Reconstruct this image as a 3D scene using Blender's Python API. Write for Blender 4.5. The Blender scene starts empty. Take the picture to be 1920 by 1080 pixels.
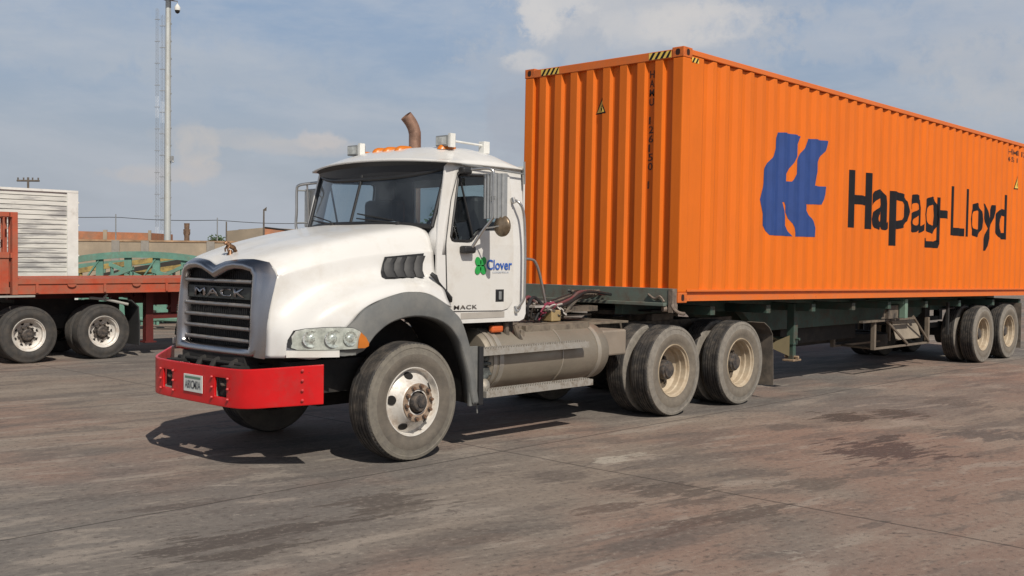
import bpy, bmesh, math, random
from mathutils import Vector, Matrix
from math import sin, cos, pi, radians
random.seed(7)
SC = bpy.context.scene
COL = SC.collection

# ------------------------------------------------------------------ camera
cd = bpy.data.cameras.new("camera"); cam = bpy.data.objects.new("camera", cd); COL.objects.link(cam)
CP = Vector((-10.0204, -6.9318, 1.7866))
CR = Vector((0.68903238, -0.72463434, 0.01180904)); CU = Vector((0.01290002, 0.02855477, 0.99950899)); CF = Vector((0.72461574, 0.68854172, -0.02902296))
cam.matrix_world = Matrix(((CR.x, CU.x, -CF.x, CP.x), (CR.y, CU.y, -CF.y, CP.y), (CR.z, CU.z, -CF.z, CP.z), (0, 0, 0, 1)))
cd.sensor_width = 36; cd.lens = 37.5; cd.clip_end = 5000; cd.clip_start = .1
SC.camera = cam
def at(px, depth):
    """ground point seen in column px of the 1920 px wide photograph, depth metres ahead"""
    d = CF + CR * ((px - 960) / 2000.0)
    p = CP + d * depth
    return p.x, p.y

# ------------------------------------------------------------------ sun, sky, exposure
SUNV = Vector((-0.267, -0.66, 0.702)).normalized()
ld = bpy.data.lights.new("sun", 'SUN'); ld.energy = 4.6; ld.angle = radians(.55); ld.color = (1, .93, .83)
sun = bpy.data.objects.new("sun", ld); COL.objects.link(sun)
sun.rotation_euler = SUNV.to_track_quat('Z', 'Y').to_euler()
W = bpy.data.worlds.new("World"); SC.world = W; W.use_nodes = True
SC.view_settings.view_transform = 'Standard'; SC.view_settings.look = 'None'; SC.view_settings.gamma = 1
SC.view_settings.exposure = -0.22
def build_world():
    nt = W.node_tree; N = nt.nodes; L = nt.links; N.clear()
    def nd(t, **k):
        n = N.new(t)
        for a, b in k.items(): setattr(n, a, b)
        return n
    def val(sock, v):
        if isinstance(v, (int, float)) or isinstance(v, (tuple, list)): sock.default_value = v
        else: L.new(v, sock)
    def M(op, a, b=0.0, c=0.0):
        n = nd('ShaderNodeMath', operation=op); val(n.inputs[0], a); val(n.inputs[1], b); val(n.inputs[2], c); return n.outputs[0]
    def mix(f, a, b):
        n = nd('ShaderNodeMix', data_type='RGBA'); val(n.inputs[0], f); val(n.inputs[6], a); val(n.inputs[7], b); return n.outputs[2]
    def ss(x, a, b):
        n = nd('ShaderNodeMapRange', interpolation_type='SMOOTHSTEP'); val(n.inputs[0], x); n.inputs[1].default_value = a; n.inputs[2].default_value = b
        return n.outputs[0]
    out = nd('ShaderNodeOutputWorld'); bg = nd('ShaderNodeBackground'); bg.inputs[1].default_value = .10
    L.new(bg.outputs[0], out.inputs[0])
    sky = nd('ShaderNodeTexSky'); sky.sky_type = 'NISHITA'; sky.sun_disc = False
    sky.sun_elevation = math.asin(SUNV.z); sky.sun_rotation = math.atan2(SUNV.x, SUNV.y)
    sky.air_density = 1.2; sky.dust_density = 2.5; sky.ozone_density = 1.5
    tc = nd('ShaderNodeTexCoord'); sep = nd('ShaderNodeSeparateXYZ'); L.new(tc.outputs['Generated'], sep.inputs[0])
    # stretched noise: thin horizontal veils
    mp = nd('ShaderNodeMapping'); mp.inputs['Scale'].default_value = (1, 1, 3.6); L.new(tc.outputs['Generated'], mp.inputs[0])
    n1 = nd('ShaderNodeTexNoise'); n1.inputs['Scale'].default_value = 2.6; n1.inputs['Detail'].default_value = 6; n1.inputs['Roughness'].default_value = .55; n1.inputs['Distortion'].default_value = .5
    L.new(mp.outputs[0], n1.inputs[0])
    n2 = nd('ShaderNodeTexNoise'); n2.inputs['Scale'].default_value = 9; n2.inputs['Detail'].default_value = 8; n2.inputs['Roughness'].default_value = .6
    L.new(mp.outputs[0], n2.inputs[0])
    n3 = nd('ShaderNodeTexNoise'); n3.inputs['Scale'].default_value = 20; n3.inputs['Detail'].default_value = 12; n3.inputs['Roughness'].default_value = .66
    L.new(tc.outputs['Generated'], n3.inputs[0])
    low = ss(sep.outputs[2], .62, .26)
    deep = nd('ShaderNodeVectorMath', operation='SCALE'); L.new(sky.outputs[0], deep.inputs[0]); L.new(M('ADD', M('MULTIPLY', low, .55), .45), deep.inputs['Scale'])
    base = mix(M('MULTIPLY', low, .74), deep.outputs[0], mix(ss(sep.outputs[2], .02, .26), (4.4, 4.9, 5.8, 1), (3.3, 4.5, 6.5, 1)))
    veil = ss(n1.outputs[0], .38, .66)
    veil2 = ss(n2.outputs[0], .35, .75)
    c = mix(M('MULTIPLY', M('MULTIPLY', veil, .75), low), base, (5.5, 5.85, 6.4, 1))
    c = mix(M('MULTIPLY', M('MULTIPLY', veil2, .45), low), c, (6.0, 6.35, 6.9, 1))
    # haze towards the horizon
    hz = ss(sep.outputs[2], .22, 0.0)
    c = mix(M('MULTIPLY', hz, .5), c, (4.5, 4.95, 5.7, 1))
    # cumulus heads, each round a direction of its own
    def dirv(px, py):
        return (CF + CR * ((px - 960) / 2000.0) - CU * ((py - 540) / 2000.0)).normalized()
    wob = M('MULTIPLY', M('SUBTRACT', n3.outputs[0], .5), .16)
    wob2 = M('MULTIPLY', M('SUBTRACT', n2.outputs[0], .5), .08)
    wob = M('ADD', wob, wob2)
    for px, py, rx, rz, amt, colr in ((1180, 50, .170, .070, .70, (5.6, 5.8, 6.2, 1)), (1120, 10, .12, .035, .65, (6.3, 6.35, 6.6, 1)), (1310, 45, .060, .022, .75, (7.6, 7.3, 7.1, 1)), (1215, 55, .060, .022, .5, (7.0, 6.9, 6.9, 1)), (1005, 35, .026, .030, .75, (7.5, 7.3, 7.2, 1)), (1050, 5, .05, .022, .65, (7.2, 7.1, 7.1, 1)),
                                (985, 112, .022, .012, .7, (7.2, 7.0, 6.9, 1)), (955, 225, .035, .045, .5, (4.3, 4.6, 5.3, 1)), (368, 280, .024, .020, .62, (6.5, 6.1, 5.8, 1)), (372, 322, .024, .014, .62, (6.3, 5.9, 5.7, 1)), (290, 328, .045, .010, .55, (6.2, 5.8, 5.6, 1)),
                                (600, 263, .026, .010, .65, (7.0, 6.4, 6.1, 1)), (560, 276, .060, .010, .5, (6.2, 5.9, 5.8, 1)), (1870, 140, .09, .045, .45, (6.2, 6.1, 6.1, 1)), (440, 262, .07, .009, .45, (5.9, 5.8, 5.8, 1)), (1700, 60, .14, .03, .4, (5.9, 6.0, 6.3, 1)), (150, 70, .16, .04, .3, (5.6, 5.9, 6.3, 1)), (420, 130, .12, .03, .3, (5.5, 5.8, 6.2, 1))):
        d = dirv(px, py); s = Vector((d.y, -d.x, 0)).normalized()
        dp = nd('ShaderNodeVectorMath', operation='DOT_PRODUCT'); L.new(tc.outputs['Generated'], dp.inputs[0]); dp.inputs[1].default_value = s
        u = M('DIVIDE', dp.outputs['Value'], rx)
        w = M('DIVIDE', M('SUBTRACT', sep.outputs[2], d.z), rz)
        r = M('SQRT', M('ADD', M('MULTIPLY', u, u), M('MULTIPLY', w, w)))
        r = M('ADD', r, M('MULTIPLY', wob, 16.0))
        m = M('MULTIPLY', M('MULTIPLY', ss(r, 1.08, .52), amt), ss(n3.outputs[0], .22, .56))
        fr = nd('ShaderNodeVectorMath', operation='DOT_PRODUCT'); L.new(tc.outputs['Generated'], fr.inputs[0]); fr.inputs[1].default_value = d
        m = M('MULTIPLY', m, M('GREATER_THAN', fr.outputs['Value'], 0.0))
        c = mix(m, c, colr)
    # dull underside behind the big cumulus
    L.new(c, bg.inputs[0])
build_world()

# ------------------------------------------------------------------ materials
def mat(name, col, rough=.5, metal=0.0, var=.12, scale=4.0, dirt=None, amt=.0, dscale=3.0, bump=0.0, bscale=60.0, stretch=(1, 1, 1), spec=.5, coat=0.0, dsharp=.12, chips=None, cth=.70, cs=9.0):
    m = bpy.data.materials.new(name); m.use_nodes = True
    nt = m.node_tree; N = nt.nodes; L = nt.links; b = N['Principled BSDF']
    b.inputs['Roughness'].default_value = rough; b.inputs['Metallic'].default_value = metal
    b.inputs['Specular IOR Level'].default_value = spec; b.inputs['Coat Weight'].default_value = coat; b.inputs['Coat Roughness'].default_value = .08
    tc = N.new('ShaderNodeTexCoord'); mp = N.new('ShaderNodeMapping'); mp.inputs['Scale'].default_value = stretch; L.new(tc.outputs['Object'], mp.inputs[0])
    n = N.new('ShaderNodeTexNoise'); n.inputs['Scale'].default_value = scale; n.inputs['Detail'].default_value = 6; n.inputs['Roughness'].default_value = .6; L.new(mp.outputs[0], n.inputs[0])
    mr = N.new('ShaderNodeMapRange'); mr.inputs[1].default_value = .3; mr.inputs[2].default_value = .7; mr.inputs[3].default_value = 1 - var; mr.inputs[4].default_value = 1 + var; L.new(n.outputs[0], mr.inputs[0])
    vm = N.new('ShaderNodeVectorMath'); vm.operation = 'SCALE'; vm.inputs[0].default_value = col[:3]; L.new(mr.outputs[0], vm.inputs['Scale'])
    o = vm.outputs[0]
    if dirt and amt > 0:
        n2 = N.new('ShaderNodeTexNoise'); n2.inputs['Scale'].default_value = dscale; n2.inputs['Detail'].default_value = 9; n2.inputs['Roughness'].default_value = .68; L.new(mp.outputs[0], n2.inputs[0])
        t = .5 + (.5 - amt) * .5
        r2 = N.new('ShaderNodeMapRange'); r2.inputs[1].default_value = t - dsharp; r2.inputs[2].default_value = t + dsharp; L.new(n2.outputs[0], r2.inputs[0])
        mx = N.new('ShaderNodeMix'); mx.data_type = 'RGBA'; L.new(r2.outputs[0], mx.inputs[0]); L.new(o, mx.inputs[6]); mx.inputs[7].default_value = tuple(dirt[:3]) + (1,)
        o = mx.outputs[2]
        ra = N.new('ShaderNodeMapRange'); ra.inputs[3].default_value = rough; ra.inputs[4].default_value = max(rough, .8); L.new(r2.outputs[0], ra.inputs[0]); L.new(ra.outputs[0], b.inputs['Roughness'])
        if metal > 0:
            rm = N.new('ShaderNodeMapRange'); rm.inputs[3].default_value = metal; rm.inputs[4].default_value = .1; L.new(r2.outputs[0], rm.inputs[0]); L.new(rm.outputs[0], b.inputs['Metallic'])
    if chips:
        n5 = N.new('ShaderNodeTexNoise'); n5.inputs['Scale'].default_value = cs; n5.inputs['Detail'].default_value = 12; n5.inputs['Roughness'].default_value = .74; L.new(mp.outputs[0], n5.inputs[0])
        r5 = N.new('ShaderNodeMapRange'); r5.inputs[1].default_value = cth; r5.inputs[2].default_value = cth + .02; r5.inputs[4].default_value = .85; L.new(n5.outputs[0], r5.inputs[0])
        x5 = N.new('ShaderNodeMix'); x5.data_type = 'RGBA'; L.new(r5.outputs[0], x5.inputs[0]); L.new(o, x5.inputs[6]); x5.inputs[7].default_value = tuple(chips) + (1,); o = x5.outputs[2]
    L.new(o, b.inputs['Base Color'])
    if bump > 0:
        n3 = N.new('ShaderNodeTexNoise'); n3.inputs['Scale'].default_value = bscale; n3.inputs['Detail'].default_value = 5; L.new(mp.outputs[0], n3.inputs[0])
        bp = N.new('ShaderNodeBump'); bp.inputs['Strength'].default_value = bump; bp.inputs['Distance'].default_value = .01; L.new(n3.outputs[0], bp.inputs['Height']); L.new(bp.outputs[0], b.inputs['Normal'])
    return m
def glass(name, tint, refl=.5, rough=.02, haze=0.0, hcol=(.4, .4, .38)):
    m = bpy.data.materials.new(name); m.use_nodes = True
    nt = m.node_tree; N = nt.nodes; L = nt.links; N.clear()
    out = N.new('ShaderNodeOutputMaterial'); tr = N.new('ShaderNodeBsdfTransparent'); tr.inputs[0].default_value = tuple(tint) + (1,)
    gl = N.new('ShaderNodeBsdfGlossy'); gl.inputs['Roughness'].default_value = rough; gl.inputs[0].default_value = (1, 1, 1, 1)
    fr = N.new('ShaderNodeLayerWeight'); fr.inputs[0].default_value = .5
    pw = N.new('ShaderNodeMath'); pw.operation = 'POWER'; L.new(fr.outputs['Facing'], pw.inputs[0]); pw.inputs[1].default_value = 4.0
    mu = N.new('ShaderNodeMath'); mu.operation = 'MULTIPLY_ADD'; mu.inputs[1].default_value = refl; mu.inputs[2].default_value = .05; L.new(pw.outputs[0], mu.inputs[0])
    m1 = N.new('ShaderNodeMixShader'); L.new(mu.outputs[0], m1.inputs[0]); L.new(tr.outputs[0], m1.inputs[1]); L.new(gl.outputs[0], m1.inputs[2])
    last = m1.outputs[0]
    if haze:
        tc = N.new('ShaderNodeTexCoord'); n = N.new('ShaderNodeTexNoise'); n.inputs['Scale'].default_value = 3.5; n.inputs['Detail'].default_value = 6; L.new(tc.outputs['Object'], n.inputs[0])
        r = N.new('ShaderNodeMapRange'); r.inputs[1].default_value = .4; r.inputs[2].default_value = .75; r.inputs[3].default_value = haze * .4; r.inputs[4].default_value = haze * 1.6; L.new(n.outputs[0], r.inputs[0])
        df = N.new('ShaderNodeBsdfDiffuse'); df.inputs[0].default_value = tuple(hcol) + (1,)
        m2 = N.new('ShaderNodeMixShader'); L.new(r.outputs[0], m2.inputs[0]); L.new(last, m2.inputs[1]); L.new(df.outputs[0], m2.inputs[2]); last = m2.outputs[0]
    L.new(last, out.inputs[0]); return m
DUST = (.25, .20, .15)
white = mat('white_paint', (.70, .69, .665), .32, var=.025, scale=2, dirt=(.50, .45, .38), amt=.10, chips=(.30, .27, .23), cth=.69, cs=9, dscale=2.2, coat=.35, dsharp=.22)
white_low = mat('white_paint_door', (.67, .655, .62), .36, var=.03, scale=3, dirt=(.48, .43, .36), amt=.16, dscale=3, coat=.25, dsharp=.2)
greyp = mat('grey_flare_plastic', (.135, .14, .138), .6, var=.14, scale=5, dirt=(.20, .195, .18), amt=.3, dscale=6, bump=.1, dsharp=.2)
chrome = mat('dull_chrome', (.42, .40, .40), .27, 1.0, var=.08, scale=5)
chrome_dull = mat('weathered_bar', (.34, .33, .32), .38, .8, var=.15, scale=12, dirt=(.22, .19, .17), amt=.3, dscale=10, dsharp=.2)
alu = mat('dusty_aluminium', (.42, .40, .36), .42, .75, var=.14, scale=6, dirt=(.30, .24, .17), amt=.42, dscale=4, dsharp=.2)
tankm = mat('dusty_tank_metal', (.36, .32, .26), .36, .65, var=.15, scale=3, dirt=(.13, .105, .078), amt=.45, bump=.1, bscale=8, dscale=2.5, dsharp=.25, stretch=(.5, 1, 1))
stepm = mat('serrated_step', (.46, .44, .40), .5, .35, var=.2, scale=14, dirt=(.16, .13, .10), amt=.45, dscale=14, dsharp=.15)
louvm = mat('louvre_grey', (.030, .030, .031), .6)
bolm = mat('dusty_green_bolster', (.13, .165, .14), .7, var=.25, scale=5, dirt=(.11, .08, .06), amt=.38, dscale=5, bump=.1)
shade_disc_m = mat('hand_hole_shade', (.012, .010, .009), .9)  # colour of discs on uncut rims, painting the shade inside hand holes
ringm = mat('rusty_hub_ring', (.42, .33, .25), .6, .2, var=.3, scale=18, dirt=(.16, .085, .045), amt=.45, dscale=16, dsharp=.15)
steel = mat('brushed_steel', (.55, .54, .52), .3, .9, var=.1, scale=15)
blackp = mat('black_plastic', (.018, .018, .019), .5, var=.2, bump=.1)
dark = mat('dark_underbody', (.016, .015, .014), .8, var=.4, scale=6, dirt=(.045, .038, .032), amt=.25, dscale=5)
darkdust = mat('dusty_frame_steel', (.05, .045, .04), .8, var=.4, scale=5, dirt=(.17, .135, .10), amt=.5, dscale=5, bump=.2)
deckm = mat('dusty_deck_plate', (.20, .165, .125), .75, .1, var=.25, scale=6, dirt=(.07, .055, .045), amt=.35, dscale=7, bump=.2)
redp = mat('red_bumper_paint', (.58, .006, .008), .34, var=.08, scale=5, dirt=(.36, .03, .025), amt=.10, dscale=6, coat=.15, chips=(.16, .03, .025), cth=.66, cs=8, dsharp=.2)
rubber = mat('tyre_tread_rubber', (.030, .028, .027), .78, var=.25, scale=10, dirt=(.10, .085, .07), amt=.32, dscale=9, bump=.25, bscale=45)
sidew = mat('tyre_sidewall_rubber', (.090, .080, .069), .85, var=.28, scale=7, dirt=(.17, .145, .115), amt=.5, dscale=8, bump=.3, bscale=70, dsharp=.25)
sidew2 = mat('dusty_sidewall_rubber', (.125, .108, .09), .88, var=.25, scale=7, dirt=(.21, .18, .14), amt=.45, dscale=9, bump=.3, bscale=70, dsharp=.25)
sidew_l = mat('tyre_shoulder_rubber', (.135, .122, .105), .85, var=.3, scale=12, dirt=(.20, .18, .145), amt=.5, dscale=14, bump=.3, bscale=70, dsharp=.2)
sidew2_l = mat('dusty_shoulder_rubber', (.165, .15, .13), .88, var=.28, scale=12, dirt=(.26, .235, .20), amt=.45, dscale=14, bump=.3, bscale=70, dsharp=.2)
sidedk = mat('dark_sidewall_rubber', (.042, .040, .038), .8, var=.2, scale=7, dirt=(.075, .065, .055), amt=.4, dscale=8, bump=.2)
rimw = mat('white_rim_steel', (.66, .63, .58), .42, .15, var=.1, scale=9, dirt=(.30, .21, .14), amt=.24, dscale=10, dsharp=.15)
rimc = mat('cream_dusty_rim', (.50, .42, .31), .62, .05, var=.16, scale=7, dirt=(.30, .22, .14), amt=.38, dscale=8, dsharp=.2)
hubm = mat('greasy_hub', (.075, .07, .068), .5, .4, var=.4, scale=20, dirt=(.13, .10, .075), amt=.4, dscale=20)
rust = mat('rusty_nuts', (.20, .105, .06), .75, .2, var=.4, scale=30, dirt=(.10, .07, .05), amt=.4, dscale=30)
orange = mat('container_orange', (.74, .158, .008), .50, bump=.25, bscale=2.2, var=.07, scale=1.5, dirt=(.56, .13, .015), amt=.2, dscale=2.0, spec=.3, chips=(.36, .10, .03), cth=.685, cs=3.0, dsharp=.3, stretch=(1, 1, .35))
orange_rail = mat('container_orange_rail', (.72, .155, .015), .5, var=.06, scale=3, dirt=(.50, .15, .05), amt=.25, dscale=6, chips=(.22, .08, .035), cth=.64, cs=7, dsharp=.25)
casting = mat('worn_corner_casting', (.60, .135, .02), .6, var=.2, scale=12, dirt=(.22, .07, .03), amt=.28, dscale=14)
hole = mat('casting_oval_shade', (.03, .008, .004), .9)  # for flat ovals on solid castings: shade of the openings as colour
bluep = mat('logo_blue', (.020, .055, .21), .55, var=.12, scale=4)
blackd = mat('decal_black', (.011, .011, .014), .7, var=.2, spec=.25)
blackw = mat('decal_black_worn', (.05, .02, .012), .6, var=.2, dirt=(.5, .13, .02), amt=.2, dscale=14)
yellow = mat('decal_yellow', (.80, .55, .10), .5, var=.1)
greend = mat('decal_green', (.02, .30, .06), .5)
blued = mat('decal_blue', (.02, .10, .42), .5)
greent = mat('faded_green_chassis_paint', (.045, .082, .064), .62, var=.25, scale=4, dirt=(.085, .06, .045), amt=.32, dscale=6, bump=.1)
greenl = mat('pale_green_paint', (.16, .25, .19), .6, var=.15, dirt=(.2, .17, .12), amt=.2)
amber = mat('amber_lens', (.60, .17, .015), .35, var=.15)
clearl = mat('headlamp_reflector', (.56, .57, .53), .35, .3, var=.35, scale=18)
bowlm = mat('headlamp_bowl', (.58, .60, .57), .28, .45, var=.6, scale=55)
orange_red = mat('faded_red_flatbed', (.44, .072, .030), .6, var=.2, scale=3, dirt=(.30, .13, .08), amt=.38, dscale=5, dsharp=.2)
maroon = mat('maroon_leg_paint', (.10, .014, .012), .6, var=.3)
boardm = mat('peeling_white_boards', (.66, .66, .61), .7, var=.10, scale=3, dirt=(.36, .36, .35), amt=.42, dscale=1.7, stretch=(.55, .55, 5), dsharp=.05)
boardf = mat('white_frame_paint', (.72, .72, .68), .65, var=.1, dirt=(.4, .38, .34), amt=.15)
tealp = mat('teal_truss_paint', (.13, .275, .215), .6, var=.2, scale=3, dirt=(.16, .20, .15), amt=.3, dscale=4)
yellowp = mat('yellow_beam_paint', (.42, .30, .10), .65, var=.25, scale=4, dirt=(.12, .09, .05), amt=.4, dscale=5)
wallm = mat('tan_plastered_wall', (.38, .31, .225), .9, var=.18, scale=.6, dirt=(.27, .225, .17), amt=.4, dscale=.9, dsharp=.2)
brickm = mat('hollow_brick', (.42, .17, .085), .9, var=.25, scale=1.5, dirt=(.30, .17, .11), amt=.4, dscale=2)
concm = mat('grey_concrete', (.28, .26, .23), .9, var=.15)
polem = mat('galvanised_pole', (.55, .57, .55), .5, .3, var=.1, scale=1, dirt=(.40, .40, .37), amt=.3, dscale=2)
woodp = mat('weathered_pole', (.13, .11, .09), .9, var=.3)
greyw = mat('grey_metal', (.30, .31, .31), .5, .4, var=.2)
inter = mat('cab_interior_grey', (.040, .045, .052), .8, var=.2)
dashm = mat('dash_clutter', (.12, .13, .14), .7, var=.6, scale=14, dirt=(.30, .30, .30), amt=.3, dscale=12)
copper = mat('heat_stained_pipe', (.46, .28, .20), .36, .75, var=.3, scale=6, dirt=(.12, .07, .05), amt=.4, dscale=7, dsharp=.2)
gold = mat('tarnished_gold', (.20, .11, .06), .45, .6, var=.3, scale=20)
mirror = mat('mirror_glass', (.7, .72, .75), .03, 1.0, var=0)
mirrb = mat('ribbed_mirror_back', (.50, .50, .48), .35, .7, var=.12, scale=20)
brownb = mat('round_mirror_back', (.20, .15, .10), .35, .5, var=.5, scale=12)
flapm = mat('dusty_mudflap', (.11, .095, .08), .85, var=.3, dirt=(.22, .18, .14), amt=.4, dscale=5)
flapd = mat('black_mudflap', (.03, .03, .031), .8, var=.2)
redh = mat('red_hose', (.16, .03, .04), .6, dirt=(.10, .08, .07), amt=.5); blueh = mat('blue_hose', (.03, .08, .3), .5)
platem = mat('plate_white', (.62, .64, .60), .5, var=.05)
foliage = mat('foliage_green', (.055, .095, .03), .8, var=.4, scale=2)
bark = mat('tree_bark', (.10, .075, .05), .9, var=.3)
wglass = glass('windshield_glass', (.52, .60, .66), .9, .02, .09, (.30, .34, .38))
sglass = glass('side_glass', (.74, .80, .80), .8)
lensg = glass('clear_lens', (.93, .95, .93), .6, .03)

# ------------------------------------------------------------------ mesh helpers
def new_obj(name, bm, m, parent=None, smooth=False, bevel=0.0, solid=0.0):
    me = bpy.data.meshes.new(name)
    bm.normal_update(); bm.to_mesh(me); bm.free()
    o = bpy.data.objects.new(name, me); COL.objects.link(o)
    for x in (m if isinstance(m, (list, tuple)) else [m]): me.materials.append(x)
    if smooth:
        for p in me.polygons: p.use_smooth = True
        try: me.set_sharp_from_angle(angle=radians(smooth if smooth is not True else 40))
        except Exception: pass
    if solid:
        s = o.modifiers.new('solid', 'SOLIDIFY'); s.thickness = solid; s.offset = -1
    if bevel:
        b = o.modifiers.new('bevel', 'BEVEL'); b.width = bevel; b.segments = 2; b.limit_method = 'ANGLE'; b.angle_limit = radians(40); b.harden_normals = False
    if parent is not None: setpar(o, parent)
    return o
def orient(bm, c=None, d=None):
    bm.normal_update()
    for f in bm.faces:
        v = Vector(d) if d else f.calc_center_median() - Vector(c)
        if f.normal.dot(v) < 0: f.normal_flip()
    return bm
def setpar(o, p):
    o.parent = p
    o.matrix_parent_inverse = Matrix.Translation(wloc(p)).inverted()
def wloc(p):
    v = Vector(p.location)
    return v if (p.parent is None) else (v if True else v)
def thing(name, label, cat, loc=(0, 0, 0), group=None):
    o = bpy.data.objects.new(name, None); COL.objects.link(o); o.location = loc; o.empty_display_size = .2
    o['label'] = label; o['category'] = cat; o['kind'] = 'thing'
    if group: o['group'] = group
    return o
def tag(o, label, cat, group=None):
    o['label'] = label; o['category'] = cat; o['kind'] = 'thing'
    if group: o['group'] = group
    return o
def struct(o): o['kind'] = 'structure'; return o
def BM(): return bmesh.new()
def box(bm, x0, x1, y0, y1, z0, z1, rot=None):
    vs = [bm.verts.new(v) for v in ((x0, y0, z0), (x1, y0, z0), (x1, y1, z0), (x0, y1, z0), (x0, y0, z1), (x1, y0, z1), (x1, y1, z1), (x0, y1, z1))]
    for f in ((0, 3, 2, 1), (4, 5, 6, 7), (0, 1, 5, 4), (1, 2, 6, 5), (2, 3, 7, 6), (3, 0, 4, 7)): bm.faces.new([vs[i] for i in f])
    if rot:
        bmesh.ops.rotate(bm, verts=vs, cent=rot[0], matrix=Matrix.Rotation(rot[2], 3, rot[1]))
    return vs
def tube(bm, pts, r, n=10, cap=True):
    pts = [Vector(p) for p in pts]; rings = []; prev = None
    for i, p in enumerate(pts):
        d = (pts[min(i + 1, len(pts) - 1)] - pts[max(i - 1, 0)]).normalized()
        if prev is None:
            a = d.orthogonal().normalized()
        else:
            a = (prev - d * prev.dot(d)).normalized()
        prev = a; b = d.cross(a); rr = r[i] if isinstance(r, (list, tuple)) else r
        rings.append([bm.verts.new(p + (a * cos(2 * pi * k / n) + b * sin(2 * pi * k / n)) * rr) for k in range(n)])
    for i in range(len(rings) - 1):
        for k in range(n): bm.faces.new((rings[i][k], rings[i][(k + 1) % n], rings[i + 1][(k + 1) % n], rings[i + 1][k]))
    if cap:
        bm.faces.new(rings[0][::-1]); bm.faces.new(rings[-1])
def smooth_path(pts, n=6):
    P = [Vector(p) for p in pts]; out = []
    for i in range(len(P) - 1):
        a = P[max(i - 1, 0)]; b = P[i]; c = P[i + 1]; d = P[min(i + 2, len(P) - 1)]
        for k in range(n):
            t = k / n
            out.append(.5 * ((2 * b) + (c - a) * t + (2 * a - 5 * b + 4 * c - d) * t * t + (3 * b - a - 3 * c + d) * t ** 3))
    out.append(P[-1]); return out
def lathe(bm, prof, n=64, ang0=0.0, ang1=2 * pi, mi=0, axis='y'):
    """prof = [(radius, y)], axis along local Y"""
    full = abs(ang1 - ang0 - 2 * pi) < 1e-6; m = n if full else n + 1; rings = []
    for r, y in prof:
        rings.append([bm.verts.new((r * cos(ang0 + (ang1 - ang0) * k / n), y, r * sin(ang0 + (ang1 - ang0) * k / n))) for k in range(m)])
    for i in range(len(rings) - 1):
        for k in range(n):
            f = bm.faces.new((rings[i][k], rings[i][(k + 1) % m], rings[i + 1][(k + 1) % m], rings[i + 1][k])); f.material_index = mi
    return rings
def grid(bm, rows, close=False, mi=0):
    R = [[bm.verts.new(p) for p in row] for row in rows]
    for i in range(len(R) - 1):
        for j in range(len(R[i]) - (0 if close else 1)):
            k = (j + 1) % len(R[i]); f = bm.faces.new((R[i][j], R[i][k], R[i + 1][k], R[i + 1][j])); f.material_index = mi
    return R
def fill2d(outer, holes=(), cu=(), cv=(), fn=None, flip=False):
    bm = BM(); edges = []
    for loop in [outer] + list(holes):
        vs = [bm.verts.new((p[0], p[1], 0)) for p in loop]
        for i in range(len(vs)): edges.append(bm.edges.new((vs[i], vs[(i + 1) % len(vs)])))
    bmesh.ops.triangle_fill(bm, use_beauty=True, use_dissolve=False, edges=edges)
    return cut_map(bm, cu, cv, fn, flip)
def cut_map(bm, cu, cv, fn, flip=False):
    for u in cu: bmesh.ops.bisect_plane(bm, geom=bm.verts[:] + bm.edges[:] + bm.faces[:], plane_co=(u, 0, 0), plane_no=(1, 0, 0))
    for v in cv: bmesh.ops.bisect_plane(bm, geom=bm.verts[:] + bm.edges[:] + bm.faces[:], plane_co=(0, v, 0), plane_no=(0, 1, 0))
    if fn:
        for v in bm.verts: v.co = Vector(fn(v.co.x, v.co.y))
    bmesh.ops.recalc_face_normals(bm, faces=bm.faces)
    return bm
def text_bm(s, size=1.0, offset=0.0, fit=None, spacing=1.0):
    """flat letters in the XY plane, lower left corner at 0,0; fit = (width, height) of the whole word"""
    c = bpy.data.curves.new('t', 'FONT'); c.body = s; c.size = size; c.offset = offset; c.resolution_u = 3; c.space_character = spacing; c.fill_mode = 'BOTH' if False else 'FRONT'
    o = bpy.data.objects.new('t', c); COL.objects.link(o)
    dg = bpy.context.evaluated_depsgraph_get(); me = bpy.data.meshes.new_from_object(o.evaluated_get(dg))
    bm = BM(); bm.from_mesh(me); bpy.data.objects.remove(o); bpy.data.curves.remove(c); bpy.data.meshes.remove(me)
    bmesh.ops.triangulate(bm, faces=bm.faces)
    xs = [v.co.x for v in bm.verts]; ys = [v.co.y for v in bm.verts]
    x0, x1, y0, y1 = min(xs), max(xs), min(ys), max(ys)
    sx, sy = (1, 1) if not fit else (fit[0] / (x1 - x0), fit[1] / (y1 - y0))
    for v in bm.verts: v.co = Vector(((v.co.x - x0) * sx, (v.co.y - y0) * sy, 0))
    return bm
def merge(a, b):
    me = bpy.data.meshes.new('m'); b.to_mesh(me); b.free(); a.from_mesh(me); bpy.data.meshes.remove(me); return a
def copy_tree(o, parent=None, dloc=None):
    c = o.copy(); COL.objects.link(c)
    if parent is not None: c.parent = parent
    for ch in [x for x in COL.objects if x.parent == o]: copy_tree(ch, c)
    return c

CY = 1.23
def my(y): return 2 * CY - y

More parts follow.
